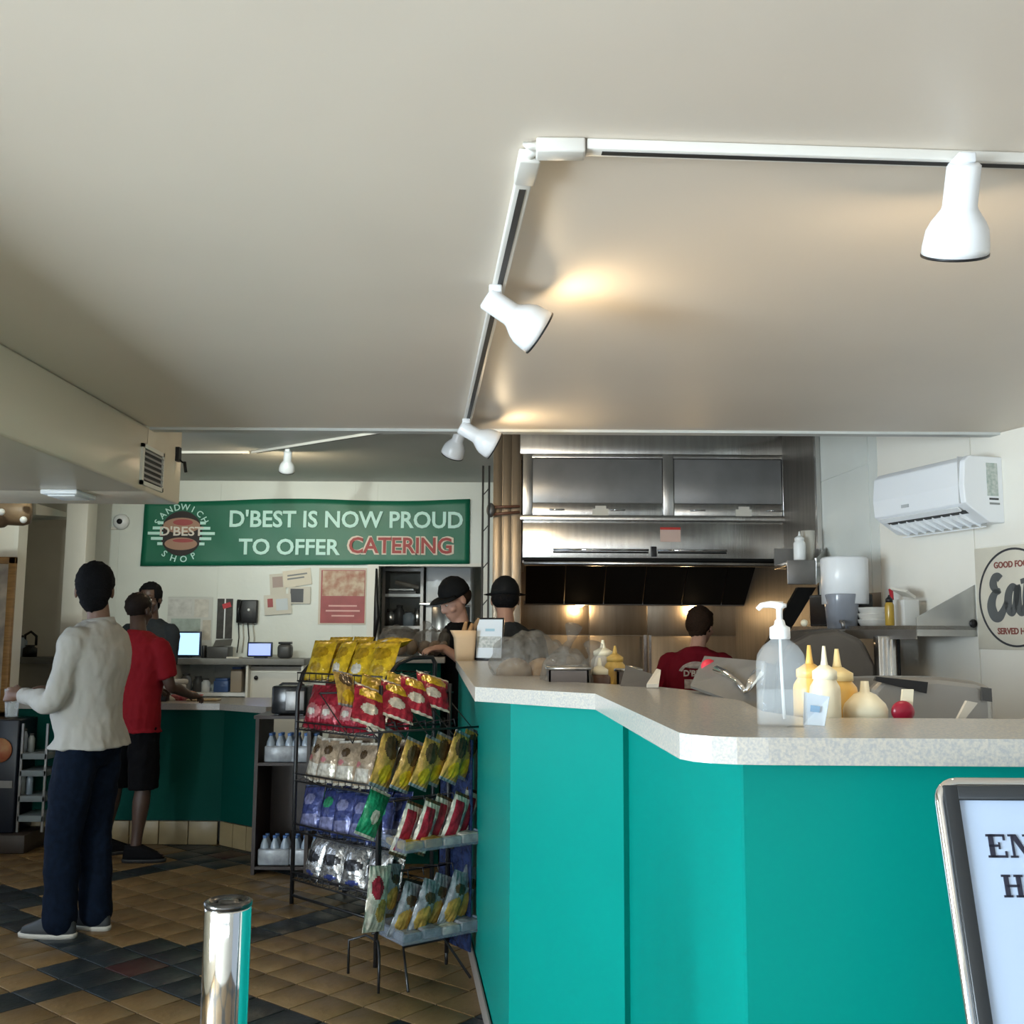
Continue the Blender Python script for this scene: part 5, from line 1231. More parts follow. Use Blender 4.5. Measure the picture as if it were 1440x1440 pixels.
# ================================================================ WOODEN SHELF UNIT, TOASTER, WATER PACKS
sx0 = PY(357, 1200, 6.52).x; sx1 = -1.235; sy = 6.45; sz = .955
su = thing('shelf_unit', 'dark walnut open shelf unit between the service counter and snack rack', 'shelf', ((sx0+sx1)/2, sy, 0))
for x in (sx0, sx1-.022): put('side_panel', MB().box((x, sy, 0), (x+.022, sy+.40, sz-.02)), dwood_m, su)
put('top_board', MB().box((sx0-.01, sy-.01, sz-.02), (sx1+.01, sy+.41, sz)), dwood_m, su)
zsh = PY(400, 1073, sy).z
put('shelf_board', MB().box((sx0+.022, sy+.005, zsh-.018), (sx1-.022, sy+.40, zsh)), dwood_m, su)
put('shelf_board', MB().box((sx0+.022, sy+.005, .03), (sx1-.022, sy+.40, .048)), dwood_m, su)
put('centre_panel', MB().box((sx0+.022, sy+.385, .05), (sx0+.25, sy+.40, zsh-.02)), dwood_m, su)
to = thing('toaster_box', 'black boxy toaster with grey front on the walnut shelf unit', 'appliance', (PY(405, 990, sy).x, sy+.17, sz))
a = PY(381, 1004, sy+.02); b = PY(431, 965, sy+.02)
put('case', MB().box((a.x, sy+.02, sz+.008), (b.x, sy+.34, b.z), bev=.012), blackg_m, to)
put('front_plate', MB().box((a.x+.09, sy+.012, sz+.03), (b.x-.01, sy+.022, b.z-.03), bev=.003), steeld_m, to)
put('top_handle', MB().tube([(a.x+.03, sy+.1, b.z-.002), (a.x+.05, sy+.1, b.z+.012), (b.x-.05, sy+.1, b.z+.012), (b.x-.03, sy+.1, b.z-.002)], .008, 8), black_m, to)
for x in (a.x+.03, b.x-.03):
    for y_ in (sy+.05, sy+.30): put('foot', MB().box((x-.012, y_-.012, sz), (x+.012, y_+.012, sz+.01)), black_m, to)
wat = mat('water_bottle', (.34, .40, .46), .15, spec=.8); wcp = mat('bottle_cap_blue', (.10, .20, .45), .4); wlab = mat('shrink_wrap', (.38, .40, .42), .25, nscale=20, namt=.35)
def bottle(parent, x, y, z, h=.17, r=.028):
    put('water_bottle', MB().lathe([(.002, 0), (r, .002), (r, h*.62), (r*.9, h*.72), (r*.45, h*.90), (r*.42, h), (.001, h)], n=12, c=(x, y, z)), wat, parent, local=True)
    put('bottle_cap', MB().lathe([(r*.5, h*.94), (r*.5, h*1.03), (.001, h*1.03)], n=10, c=(x, y, z)), wcp, parent, local=True)
def pack(label, x, y, z, nx_=4, w=.058):
    t = thing('water_pack', label, 'water pack', (x, y, z))
    for i in range(nx_):
        for j in range(2): bottle(t, (i-(nx_-1)/2)*w, j*w, 0)
    put('wrap', MB().box((-nx_*w/2-.004, -w/2-.005, .001), (nx_*w/2+.004, w*1.5+.005, .10), bev=.01), wlab, t, local=True); return t
xa = PY(391, 1050, sy).x; xb = PY(430, 1050, sy).x
pack('shrink wrapped water pack on the shelf unit, upper left', xa, sy+.06, zsh, 3)
pack('shrink wrapped water pack on the shelf unit, upper right', xb-.01, sy+.06, zsh, 3)
pack('shrink wrapped water pack at the bottom left of the shelf unit', PY(388, 1050, sy).x, sy+.06, .049, 3, .062)
pack('shrink wrapped water pack at the bottom right of the shelf unit', PY(431, 1050, sy).x, sy+.06, .049, 3)

# ================================================================ BACK SHELF AND ITS CONTENTS
ZS = PY(330, 926, YB-.42).z; yS = YB-.42
bs0, bs1 = PY(8, 926, yS).x, PY(428, 926, yS).x
sh_ = thing('back_shelf', 'long grey shelf along the back wall carrying the till screens', 'shelf', ((bs0+bs1)/2, YB-.2, ZS-.05))
put('shelf_board', MB().box((bs0, yS, ZS-.055), (bs1, YB-.012, ZS), bev=.004), mat('grey_shelf_edge', (.20, .20, .19), .45, nscale=9, namt=.2), sh_)
for px in (244, 346, 424):
    x = PY(px, 950, yS).x; put('bracket', MB().box((x-.01, yS+.03, ZS-.40), (x+.01, YB-.012, ZS-.056)), trimw_m, sh_)
x0, x1 = PY(348, 960, YB-.3).x, PY(428, 960, YB-.3).x
bc = thing('base_cabinet', 'cream cupboard under the right half of the back shelf', 'cabinet', ((x0+x1)/2, YB-.2, 0))
put('body', MB().box((x0, YB-.30, 0), (x1, YB-.012, ZS-.07), bev=.003), trimw_m, bc)
dz = put('door', MB().box((x0+.04, YB-.315, .1), (x1-.02, YB-.301, ZS-.12), bev=.003), mat('cupboard_cream', (.60, .58, .53), .4), bc)
kx = PY(351, 953, YB-.33); put('knob', MB().ball((x0+.08, YB-.33, kx.z), .018), black_m, dz)
lw = thing('under_shelf', 'white lower shelf between till and cupboard under the back shelf', 'shelf', (PY(295, 975, YB-.35).x, YB-.2, 0))
zl_ = PY(300, 974, YB-.35).z
x0, x1 = PY(222, 974, YB-.35).x, PY(347, 974, YB-.35).x
put('shelf_board', MB().box((x0, YB-.36, zl_-.03), (x1, YB-.012, zl_)), whitep_m, lw)
put('end_panel', MB().box((x0, YB-.34, 0), (x0+.02, YB-.012, zl_-.03)), whitep_m, lw)
put('end_panel', MB().box((x1-.02, YB-.34, 0), (x1, YB-.012, zl_-.03)), whitep_m, lw)
def upright_item(name, label, cat, px, w, d, h, m_, y, z, top=None, bev=.008):
    x = PY(px, 950, y).x; t = thing(name, label, cat, (x, y, z))
    put('body', MB().box((-w/2, -d/2, 0), (w/2, d/2, h), bev=bev), m_, t, local=True)
    if top: put('top', MB().box((-w/2+.01, -d/2+.01, h-.001), (w/2-.01, d/2-.01, h+.02), bev=.004), top, t, local=True)
    return t
def tubi(name, label, cat, px, r, h, m_, y, z, cap=None):
    x = PY(px, 950, y).x; t = thing(name, label, cat, (x, y, z))
    put('body', MB().lathe([(.002, 0), (r, 0), (r, h*.75), (r*.6, h*.9), (r*.6, h)], n=18), m_, t, local=True)
    put('cap', MB().lathe([(r*.66, h*.94), (r*.66, h*1.04), (.001, h*1.05)], n=16), cap or dgrey_m, t, local=True); return t
ya = YB-.22
navy = mat('navy_tub', (.05, .10, .25), .35)
tubi('storage_jar', 'clear jar on the white lower shelf, leftmost', 'jar', 262, .05, .15, mat('greyglass', (.28, .29, .30), .2), ya, zl_)
tubi('storage_jar', 'dark jar on the white lower shelf beside the clear jar', 'jar', 279, .045, .13, dgrey_m, ya, zl_)
tubi('storage_jar', 'white jar in the middle of the white lower shelf', 'jar', 290, .04, .11, whitep_m, ya, zl_)
upright_item('storage_tub', 'navy blue tub on the white lower shelf', 'tub', 314, .13, .14, .10, navy, ya, zl_, navy)
upright_item('cleaning_box', 'tall box with blue top at the right end of the lower shelf', 'box', 335, .10, .14, .20, mat('tan_box', (.30, .24, .18), .5), ya, zl_, navy)
# screens and devices on the back shelf
scr = mat('screen_blue', (.1, .2, .4), .3, emit=(.42, .70, 1.0), estr=1.1); scr2 = mat('screen_violet', (.1, .1, .4), .3, emit=(.32, .42, .95), estr=1.0)
def screen(label, px0, py0, px1, py1, y, m_, zf, tilt=.0):
    a = PY(px0, py1, y); b = PY(px1, py0, y); t = thing('till_screen', label, 'monitor', ((a.x+b.x)/2, y, zf))
    put('bezel', MB().box((a.x, y, max(a.z, zf+.012)), (b.x, y+.03, b.z), bev=.006), mat('bezel_navy', (.015, .03, .07), .35), t)
    put('display', MB().box((a.x+.014, y-.002, max(a.z, zf+.012)+.014), (b.x-.014, y+.001, b.z-.014)), m_, t)
    put('stand', MB().box(((a.x+b.x)/2-.05, y+.01, zf), ((a.x+b.x)/2+.05, y+.10, zf+.015)).box(((a.x+b.x)/2-.02, y+.03, zf+.014), ((a.x+b.x)/2+.02, y+.05, b.z-.03)), black_m, t)
screen('light blue till screen beside the man in red', 233, 888, 283, 923, yS+.10, scr, ZS)
screen('small violet blue tablet screen on the back shelf', 347, 903, 383, 925, yS+.10, scr2, ZS)
upright_item('speaker', 'small black speaker right of the tablet on the back shelf', 'speaker', 400, .125, .12, .125, dgrey_m, yS+.15, ZS, black_m, .03)
rp_ = upright_item('receipt_printer', 'dark receipt printer with raised grey lid on the back shelf', 'printer', 308, .19, .16, .10, dgrey_m, yS+.16, ZS)
put('lid', MB().slab((-.07, .02, .095), (.09, .02, .105), (.09, .07, .16), (-.06, .07, .15), .008), steeld_m, rp_, local=True)
upright_item('card_reader', 'narrow black card reader beside the light blue till screen', 'card reader', 286, .03, .08, .11, black_m, yS+.12, ZS)
single('paper_pad', MB().box((PY(316, 926, yS).x, yS+.05, ZS), (PY(334, 926, yS).x, yS+.17, ZS+.012)), paper_m, 'white paper pad on the back shelf below the printer', 'paper', (PY(325, 926, yS).x, yS+.1, ZS))
# left end of the back shelf
tubi('dark_bottle', 'dark bottle at the far left of the back shelf', 'bottle', 14, .05, .17, mat('brown_bottle', (.08, .05, .03), .3), yS+.12, ZS)
tubi('glass_bottle', 'pale blue bottle on the back shelf left of the man in white', 'bottle', 28, .045, .18, wat, yS+.12, ZS)
kt = tubi('black_kettle', 'black kettle with arched handle at the left of the back shelf', 'kettle', 40, .06, .10, black_m, yS+.12, ZS)
put('handle', MB().tube([(-.05, 0, .09), (-.05, 0, .19), (0, 0, .22), (.05, 0, .18), (.05, 0, .10)], .012, 8), black_m, kt, local=True)
# things on the service counter
YC = YF+.28
def onc(px, y=YC): return (PY(px, 985, y).x, y, ZF)
bk_ = thing('food_basket', 'red lined food basket on the service counter', 'basket', onc(263))
put('basket', MB().loft([(0, 0, 0, .08, .06), (0, 0, .035, .11, .085), (0, 0, .04, .112, .087)], n=24, e=3), mat('basket_red', (.45, .03, .06), .5, nscale=30, col2=(.6, .25, .2)), bk_, local=True)
put('food', MB().ball((0, 0, .035), (.085, .06, .035)), mat('food_yellow', (.55, .35, .12), .6, nscale=40, col2=(.45, .08, .06)), bk_, local=True)
upright_item('order_board', 'flat tan board lying on the service counter', 'board', 288, .22, .14, .015, mat('tan_board', (.40, .30, .18), .5), YC-.05, ZF)
upright_item('paper_stack', 'white paper stack beside the red basket', 'paper', 238, .14, .12, .03, paper_m, YC+.0, ZF)
upright_item('dark_box', 'black card box near the elbow of the man in red', 'box', 228, .10, .08, .05, black_m, YC-.14, ZF)
for k in range(4): 
    t = single('wrapped_sandwich', MB().box((-.08, -.05, 0), (.08, .05, .035), bev=.012), mat('wrap_white', (.62, .60, .55), .5, nscale=12, namt=.3), 'wrapped sandwich in the pile on the service counter, %s from the bottom' % ORD[k], 'sandwich', (onc(234)[0]+.01*(k % 2), YC+.17, ZF+.036*k), .2*k, 'wrapped sandwiches on the service counter', local=True)

# ================================================================ PEOPLE
def cr(pts, m_=5):
    """Catmull-Rom through (x, y, z, r)"""
    out = []
    for i in range(len(pts)-1):
        p0 = pts[max(i-1, 0)]; p1 = pts[i]; p2 = pts[i+1]; p3 = pts[min(i+2, len(pts)-1)]
        for q in range(m_):
            t = q/m_; out.append(tuple(.5*((2*p1[c])+(-p0[c]+p2[c])*t+(2*p0[c]-5*p1[c]+4*p2[c]-p3[c])*t*t+(-p0[c]+3*p1[c]-3*p2[c]+p3[c])*t**3) for c in range(4)))
    out.append(tuple(pts[-1])); return out
def limb(mb, pts, n=14, m_=5):
    P = cr(pts, m_) if len(pts) > 2 else pts
    mb.tube([p[:3] for p in P], [max(p[3], .002) for p in P], n)
    mb.ball(P[0][:3], P[0][3], seg=n, rings=8); mb.ball(P[-1][:3], P[-1][3], seg=n, rings=8)
def wrinkle(me, amp, sc, seed, zstretch=1.0):
    nrm = [v.normal.copy() for v in me.vertices]
    for v, n in zip(me.vertices, nrm):
        p = Vector((v.co.x*sc, v.co.y*sc, v.co.z*sc*zstretch+seed*3.1))
        v.co += n*amp*(noise.noise(p)+.5*noise.noise(p*2.3))
def head_mb(mb, c, yaw, pitch, roll=0.0, s=1.0):
    """skull, jaw, brow, eyes, nose, lips, ears; local face direction +y"""
    M = Matrix.Translation(Vector(c)) @ RZ(yaw) @ RX(pitch) @ RY(roll) @ Matrix.Scale(s, 4)
    def B(p, r, seg=20, rings=14): mb.ball(p, r, M=M, seg=seg, rings=rings)
    B((0, -.012, .035), (.076, .094, .088), 26, 18); B((0, .025, -.025), (.062, .070, .078)); B((0, .062, -.085), (.030, .028, .026)); B((0, .035, -.060), (.050, .058, .050))
    B((0, .078, .030), (.050, .016, .012)); B((0, .096, -.018), (.013, .020, .020)); B((0, .088, .005), (.010, .016, .028))
    B((0, .086, -.056), (.024, .012, .0075)); B((0, .083, -.066), (.020, .012, .0070))
    for sx in (-1, 1):
        B((sx*.031, .070, .006), (.015, .014, .010)); B((sx*.045, .058, -.025), (.022, .024, .022)); B((sx*.077, -.008, -.008), (.009, .019, .031)); B((sx*.012, .094, -.026), (.009, .011, .008))
    return M
def eyes(parent, M):
    for sx in (-1, 1):
        mb = MB().ball((sx*.031, .0815, .008), (.0105, .006, .0062), M=M, seg=14, rings=8)
        e = put('eye', mb, mat('eye_white', (.62, .58, .54), .3), parent, local=True)
        put('iris', MB().ball((sx*.031, .0862, .008), (.0048, .0028, .0048), M=M, seg=12, rings=8), mat('eye_dark', (.03, .018, .012), .2), e, local=True)
def hand(mb, wr, d, palm_n, side, curl=.5, s=1.0):
    """palm with four unequal curled fingers and a thumb off the side; d: pointing direction, palm_n: palm normal"""
    wr = Vector(wr); d = Vector(d).normalized(); n = Vector(palm_n); n = (n-d*n.dot(d)).normalized(); x = d.cross(n)*side
    def P(a, b, c): return wr+(d*a+x*b+n*c)*s
    limb(mb, [(*wr, .026*s), (*P(.03, 0, 0), .026*s), (*P(.055, 0, 0), .024*s)], 12, 3)
    for k, (off, L) in enumerate(((.031, .068), (.011, .077), (-.010, .071), (-.029, .056))):
        limb(mb, [(*P(.03, off*.8, 0), .0125*s), (*P(.080, off, .0), .0100*s)], 10)
        cu = curl*(1+.08*k); a0 = P(.080, off, 0); pts = [(*a0, .0095*s)]; ang_ = 0; p = a0
        for seg, r_ in ((.45, .0088), (.32, .0080), (.23, .0070)):
            ang_ += cu; p = p+(d*math.cos(ang_)+n*math.sin(ang_))*L*seg*s; pts.append((*p, r_*s))
        limb(mb, pts, 10, 3)
    limb(mb, [(*P(.015, .022, .004), .0145*s), (*P(.045, .044, .014), .0115*s), (*P(.070, .050, .030), .0095*s), (*P(.088, .046, .040), .0080*s)], 10, 3)
def person(label, loc, rz, h, skin, arms, stance, headrot=(0, 0, 0), hairc=None, shirt=None, lean=0.0, sleeves='short', legs=None, shoes=None, cap=None,
           width=1.0, hem=.50, tails=0.0, facing_face=False, hairstyle='short', belly=0.0, bald=False, headoff=(0, 0), group=None, hs=1.0, footrot=(0, 0)):
    """local frame: facing +y, x to the person's right; h total height"""
    k = h/1.78; t = thing('person', label, 'person', loc, rz)
    def sc(p): return (p[0]*k, p[1]*k, p[2]*k)
    hipz, shz = .93*k, 1.45*k
    def sh(z): return lean*(z-hipz)/(shz-hipz) if z > hipz else 0       # forward lean
    hip = {s: Vector((s*.095*k*width, 0, .90*k)) for s in (-1, 1)}
    foot = {s: Vector((stance[0 if s < 0 else 1][0], stance[0 if s < 0 else 1][1], 0)) for s in (-1, 1)}
    W_ = width
    torso = [(0, 0, .80*k, .10*k*W_, .085*k), (0, 0, .86*k, .160*k*W_, .105*k), (0, -.012, .94*k, .168*k*W_, .118*k), (0, belly*.5, 1.04*k, .148*k*W_, (.105+belly*.5)*k), (0, belly*.5, 1.14*k, .152*k*W_, (.108+belly*.45)*k),
             (0, 0, 1.27*k, .172*k*W_, .122*k), (0, -.004, 1.36*k, .182*k*W_, .118*k), (0, -.008, 1.43*k, .165*k*W_, .098*k), (0, -.01, 1.475*k, .11*k*W_, .075*k), (0, -.01, 1.50*k, .065*k, .06*k)]
    def T(secs, g=0.0): return [(cx, cy+sh(cz), cz, rx+g, ry+g) for cx, cy, cz, rx, ry in secs]
    body = MB(); body.loft(T(torso), n=28, e=2.3)
    nb = Vector((0, -.015+sh(1.47*k), 1.46*k)); hc = Vector((headoff[0], .02+sh(1.62*k)+headoff[1], 1.665*k))
    limb(body, [(*nb, .062*k), (*(nb.lerp(hc, .5)+Vector((0, -.01, 0))), .053*k), (*(hc+Vector((0, -.012, -.03))), .052*k)], 16)
    Mh = head_mb(body, hc, *headrot, s=k*1.03*hs)
    # arms
    shp = {s: Vector((s*.185*k*W_, sh(1.40*k)-.005, 1.405*k)) for s in (-1, 1)}
    A = {}
    for s in (-1, 1):
        e_, w_, hd_, pn_, cu_ = arms[0 if s < 0 else 1]
        E_ = Vector(e_); Wr = Vector(w_); A[s] = (shp[s], E_, Wr)
        limb(body, [(*(shp[s]-Vector((s*.04, 0, -.005))), .055*k), (*shp[s], .053*k), (*shp[s].lerp(E_, .5), .046*k), (*E_, .038*k), (*E_.lerp(Wr, .35), .040*k), (*E_.lerp(Wr, .75), .031*k), (*Wr, .026*k)], 16, 4)
        hand(body, Wr, hd_, pn_, s, cu_, k)
    # legs
    Kn = {}
    for s in (-1, 1):
        an = foot[s]+Vector((0, 0, .09*k)); kn = hip[s].lerp(an, .50)+Vector((s*.004, .025, 0)); kn.z = .50*k; Kn[s] = (hip[s], kn, an)
        limb(body, [(*hip[s], .088*k), (*hip[s].lerp(kn, .4), .080*k), (*kn, .054*k), (*kn.lerp(an, .32), .056*k), (*kn.lerp(an, .75), .038*k), (*an, .036*k)], 16, 4)
        fr_d = Vector((math.sin(-footrot[0 if s < 0 else 1]), math.cos(footrot[0 if s < 0 else 1]), 0))
        limb(body, [(*(an+Vector((0, -.0, -.035))-fr_d*.03), .036*k), (*(foot[s]+fr_d*.08+Vector((0, 0, .045))), .034*k), (*(foot[s]+fr_d*.16+Vector((0, 0, .032))), .025*k)], 12, 3)
    put('body', real(body, skin, 'body', .0075, 3), skin, t, local=True)
    if facing_face: eyes(t, Mh)
    # trousers / shorts
    if legs:
        kind, lm, zend = legs; mb = MB(); g = .016
        mb.loft(T([q for q in torso if q[2] < 1.06*k], .004), n=28, e=2.3)
        for s in (-1, 1):
            hp, kn, an = Kn[s]
            if kind == 'long':
                limb(mb, [(*hp, .100*k), (*hp.lerp(kn, .45), .100*k), (*kn, .086*k), (*kn.lerp(an, .5), .080*k), (*(an+Vector((0, 0, -.005))), .080*k)], 18, 5)
            else:
                z1 = zend*k; tt_ = (hp.z-z1)/(hp.z-kn.z); endp = hp.lerp(kn, min(tt_, 1.12)); P = [hp, hp.lerp(endp, .5), endp]
                mb.tube([tuple(P[0]), tuple(P[1]), tuple(P[2])], [.10*k, .105*k, .100*k], 20)
                mb.ball(P[0], .10*k)
        me = real(mb, lm, 'trousers', .010, 2); wrinkle(me, .008, 14, 3, .7); put('trousers' if kind == 'long' else 'shorts', me, lm, t, local=True)
    if shirt:
        sm_, name = shirt; mb = MB(); zh = hem*h
        secs = [q for q in torso if q[2] > zh and q[2] < 1.46*k]
        mb.loft([(0, sh(zh), zh, .186*k*W_+.018, .140*k+tails*.03+belly*.3)]+T(secs, .024)+[(0, -.012+sh(1.47*k), 1.475*k, .140*k*W_, .100*k), (0, -.012+sh(1.47*k), 1.500*k, .100*k, .086*k), (0, -.012+sh(1.47*k), 1.520*k, .070*k, .066*k)], n=32, e=2.35)
        for s in (-1, 1):
            S_, E_, Wr = A[s]
            if sleeves == 'long': pts = [(*(S_-Vector((s*.05, 0, -.004))), .066*k), (*(S_+Vector((0, 0, .004))), .066*k), (*S_.lerp(E_, .5), .061*k), (*E_, .054*k), (*E_.lerp(Wr, .5), .050*k), (*E_.lerp(Wr, .93), .038*k)]
            else: pts = [(*(S_-Vector((s*.05, 0, -.004))), .066*k), (*(S_+Vector((0, 0, .004))), .068*k), (*S_.lerp(E_, .45), .064*k), (*S_.lerp(E_, .80), .062*k)]
            P = cr(pts, 5); mb.tube([p[:3] for p in P], [p[3] for p in P], 18); mb.ball(P[0][:3], P[0][3])
        me = real(mb, sm_, name, .010, 2); wrinkle(me, .009, 11, 1, .6); wrinkle(me, .004, 30, 2, .5)
        so = put(name, me, sm_, t, local=True)
        if name == 'dress_shirt' or name == 'polo_shirt':
            cm = MB(); n = 26; c0 = nb.lerp(hc, .16)
            R0, R1 = .068*k, .063*k
            vs = []
            for q in range(n+1):
                a = PI/2+.35+(2*PI-.7)*q/n
                for rr_2, zz in ((R0+.018, .002), (R0+.004, .040), (R1+.001, .038), (R1+.004, .0)):
                    vs.append((c0.x+rr_2*math.cos(a), c0.y+rr_2*1.08*math.sin(a), c0.z+zz*k-.012+.012*math.cos(a-PI*1.5)))
            cm.add(vs, [(4*q+i, 4*q+(i+1) % 4, 4*q+4+(i+1) % 4, 4*q+4+i) for q in range(n) for i in range(4)], 0, True)
            put('collar', cm, sm_, so, local=True)
    if hairc and not cap:
        mb = MB()
        if bald: mb.ball((0, -.018, .030), (.0795, .096, .086), M=Mh, seg=28, rings=20)
        else:
            mb.ball((0, -.020, .040), (.084, .098, .092), M=Mh, seg=28, rings=20); mb.ball((0, -.048, .0), (.074, .062, .075), M=Mh, seg=24, rings=16); mb.ball((0, -.040, -.045), (.060, .055, .055), M=Mh, seg=24, rings=14)
            if hairstyle == 'full': mb.ball((0, -.035, .015), (.088, .085, .100), M=Mh, seg=24, rings=16); mb.ball((0, .045, .095), (.06, .035, .03), M=Mh)
        # keep the face clear: drop what lies in front of the hairline
        Mi = Mh.inverted(); keep = []
        for f, mi_, s_ in zip(mb.f, mb.m, mb.sm):
            c = sum((Mi @ Vector(mb.v[i]) for i in f), Vector())/len(f)
            if c.y > .052 and c.z < .085: continue
            if c.z < -.045 and c.y > -.03: continue
            if abs(c.x) > .066 and c.y > -.03 and c.z < .005: continue
            keep.append((f, mi_, s_))
        mb.f = [q[0] for q in keep]; mb.m = [q[1] for q in keep]; mb.sm = [q[2] for q in keep]
        o = put('hair', mb, hairc, t, local=True); wrinkle(o.data, .007, 55, 5); wrinkle(o.data, .003, 160, 9)
        md = o.modifiers.new('s', 'SOLIDIFY'); md.thickness = .004; md.offset = 0
    if cap:
        cm_, back_ = cap; mb = MB(); n = 28
        prof = [(.000, .137), (.03, .134), (.062, .112), (.082, .080), (.089, .042), (.089, .020), (.085, .020), (.085, .042), (.078, .078), (.058, .106), (.0, .130)]
        mb.lathe([(max(r_, .001), z) for r_, z in prof], c=(0, -.014, 0), n=n, M=Mh @ Matrix.Diagonal((.96, 1.10, 1.0, 1)), cap=False)
        cpo = put('cap', mb, cm_, t, local=True)
        sgn_ = -1 if back_ else 1; vs = []; m2_ = 10
        for q in range(m2_+1):
            a = math.radians(25+130*q/m2_)
            for rr_2, dz in ((.083, .058), (.148, .050)):
                vs.append((rr_2*math.cos(a)*.95, sgn_*(rr_2*math.sin(a)*1.05)-.014*sgn_*0-.01, dz-.012*abs(math.cos(a))))
        b2 = MB().add(vs, [(2*q, 2*q+1, 2*q+3, 2*q+2) for q in range(m2_)], 0, True, Mh)
        o = put('cap_brim', b2, cm_, cpo, local=True); md = o.modifiers.new('s', 'SOLIDIFY'); md.thickness = .004
        put('cap_button', MB().ball((0, -.014, .137), (.008, .008, .004), M=Mh), cm_, cpo, local=True)
        if hairc:
            mb = MB().ball((0, -.030, .0), (.082, .080, .062), M=Mh, seg=24, rings=14); Mi = Mh.inverted()
            keep = [(f, a, b) for f, a, b in zip(mb.f, mb.m, mb.sm) if (sum((Mi @ Vector(mb.v[i]) for i in f), Vector())/len(f)).y < -.015]
            mb.f = [q[0] for q in keep]; mb.m = [q[1] for q in keep]; mb.sm = [q[2] for q in keep]
            put('hair', mb, hairc, t, local=True)
    if shoes:
        um, sm2 = shoes
        for s in (-1, 1):
            fr_ = footrot[0 if s < 0 else 1]; Mf = Matrix.Translation(foot[s]) @ RZ(fr_)
            up_ = MB(); up_.loft([(0, .055, .012, .044*k, .138*k), (0, .050, .045, .045*k, .132*k), (0, .020, .075, .043*k, .095*k), (0, -.012, .105, .041*k, .058*k)], n=26, e=2.5, M=Mf)
            su_ = put('shoe', up_, um, t, local=True)
            put('sole', MB().loft([(0, .056, .0, .046*k, .143*k), (0, .056, .018, .048*k, .146*k), (0, .056, .022, .046*k, .142*k)], n=28, e=2.5, M=Mf), sm2, su_, local=True)
    return t, Mh, A
skinb = mat('skin_brown', (.16, .085, .055), .5, nscale=20, namt=.08); skind = mat('skin_dark', (.075, .042, .030), .45, nscale=20, namt=.08); skinl = mat('skin_light', (.52, .30, .22), .5, nscale=20, namt=.08); skinm = mat('skin_tan', (.36, .20, .14), .5, nscale=20, namt=.08)
hair_b = mat('hair_black', (.006, .006, .007), .85, spec=.15, nscale=120, namt=.4, bump=.3, bscale=160); hair_br = mat('hair_brown', (.030, .016, .009), .8, spec=.15, nscale=110, namt=.4, bump=.3, bscale=150); hair_s = mat('hair_shaved', (.018, .012, .010), .7, spec=.2, nscale=150, namt=.3)
shirt_w = mat('shirt_offwhite', (.40, .385, .35), .75, nscale=7, namt=.05, bump=.1, bscale=9); polo = mat('polo_red', (.23, .008, .014), .85, spec=.2, nscale=8, namt=.08); denim = mat('dark_denim', (.004, .009, .022), .9, spec=.15, nscale=40, namt=.35)
blk_c = mat('black_cloth', (.004, .004, .005), .9, spec=.15); dgc = mat('charcoal_cloth', (.022, .026, .030), .9, spec=.15); red_t = mat('maroon_tshirt', (.16, .005, .014), .85, spec=.2)
capb = mat('cap_black', (.006, .007, .008), .8, spec=.2)

# --- man in the off-white shirt
fa_ = PZ(92, 1312, 0)
thA = math.radians(80)
tA, MhA, AA = person('man in an untucked off-white shirt and dark jeans, seen from behind at left', (fa_.x+.07, fa_.y, 0), thA, 1.79, skinb,
    arms=[((-.235, .06, 1.13), (-.13, .31, 1.15), (.1, 1, .05), (.8, 0, -.3), .75), ((.24, .05, 1.13), (.13, .30, 1.14), (-.1, 1, 0), (-.8, 0, -.3), .5)],
    stance=((-.08, .06), (.08, -.03)), hs=1.07, headrot=(math.radians(-58), -.02, 0), hairc=hair_b, shirt=(shirt_w, 'dress_shirt'), sleeves='long', legs=('long', denim, 0), shoes=(mat('loafer_grey', (.045, .05, .055), .6), mat('sole_white', (.50, .47, .42), .6)),
    width=1.03, hem=.50, tails=.8, belly=.05, footrot=(.1, -.1))
Wr = AA[-1][2]
single('plastic_cup', MB().lathe([(.002, -.10), (.028, -.10), (.040, .04), (.038, .04), (.027, -.096)], n=20, cap=False), clearp_m, 'clear plastic cup held by the man in the off-white shirt', 'cup', tuple(WM[tA.name] @ (Wr+Vector((.045, .075, -.01)))), 0, local=True)
# --- man in the red polo
fb_2 = PZ(182, 1209, 0)
thB = math.radians(-28)
person('man in a red polo and black shorts standing at the far service counter', (fb_2.x-.02, fb_2.y, 0), thB, 1.72, skind,
    arms=[((-.24, .04, 1.10), (-.16, .29, 1.06), (.2, 1, 0), (.3, 0, -1), .4), ((.245, .07, 1.12), (.20, .30, 1.04), (-.1, 1, -.1), (-.2, 0, -1), .4)],
    stance=((-.24, .02), (.10, -.02)), headrot=(.20, -.20, 0), headoff=(-.06, 0), hairc=hair_s, shirt=(polo, 'polo_shirt'), legs=('short', blk_c, .47), shoes=(blk_c, mat('sole_black', (.02, .02, .02), .6)),
    width=1.12, hem=.475, footrot=(-.5, -1.0), bald=True, lean=.03)
# --- cashier behind the counter
pc = PY(216, 850, 8.25)
person('cashier with a dark head facing the man in red across the far counter', (pc.x-.02, 8.25, 0), math.radians(165), 1.84, skind,
    arms=[((-.22, .05, 1.15), (-.17, .26, 1.02), (0, 1, -.1), (0, 0, -1), .4), ((.22, .05, 1.15), (.17, .26, 1.02), (0, 1, -.1), (0, 0, -1), .4)],
    stance=((-.12, 0), (.12, 0)), headrot=(.3, -.15, 0), hairc=hair_b, shirt=(dgc, 'tshirt'), legs=('long', blk_c, 0), shoes=(blk_c, blk_c), facing_face=True)
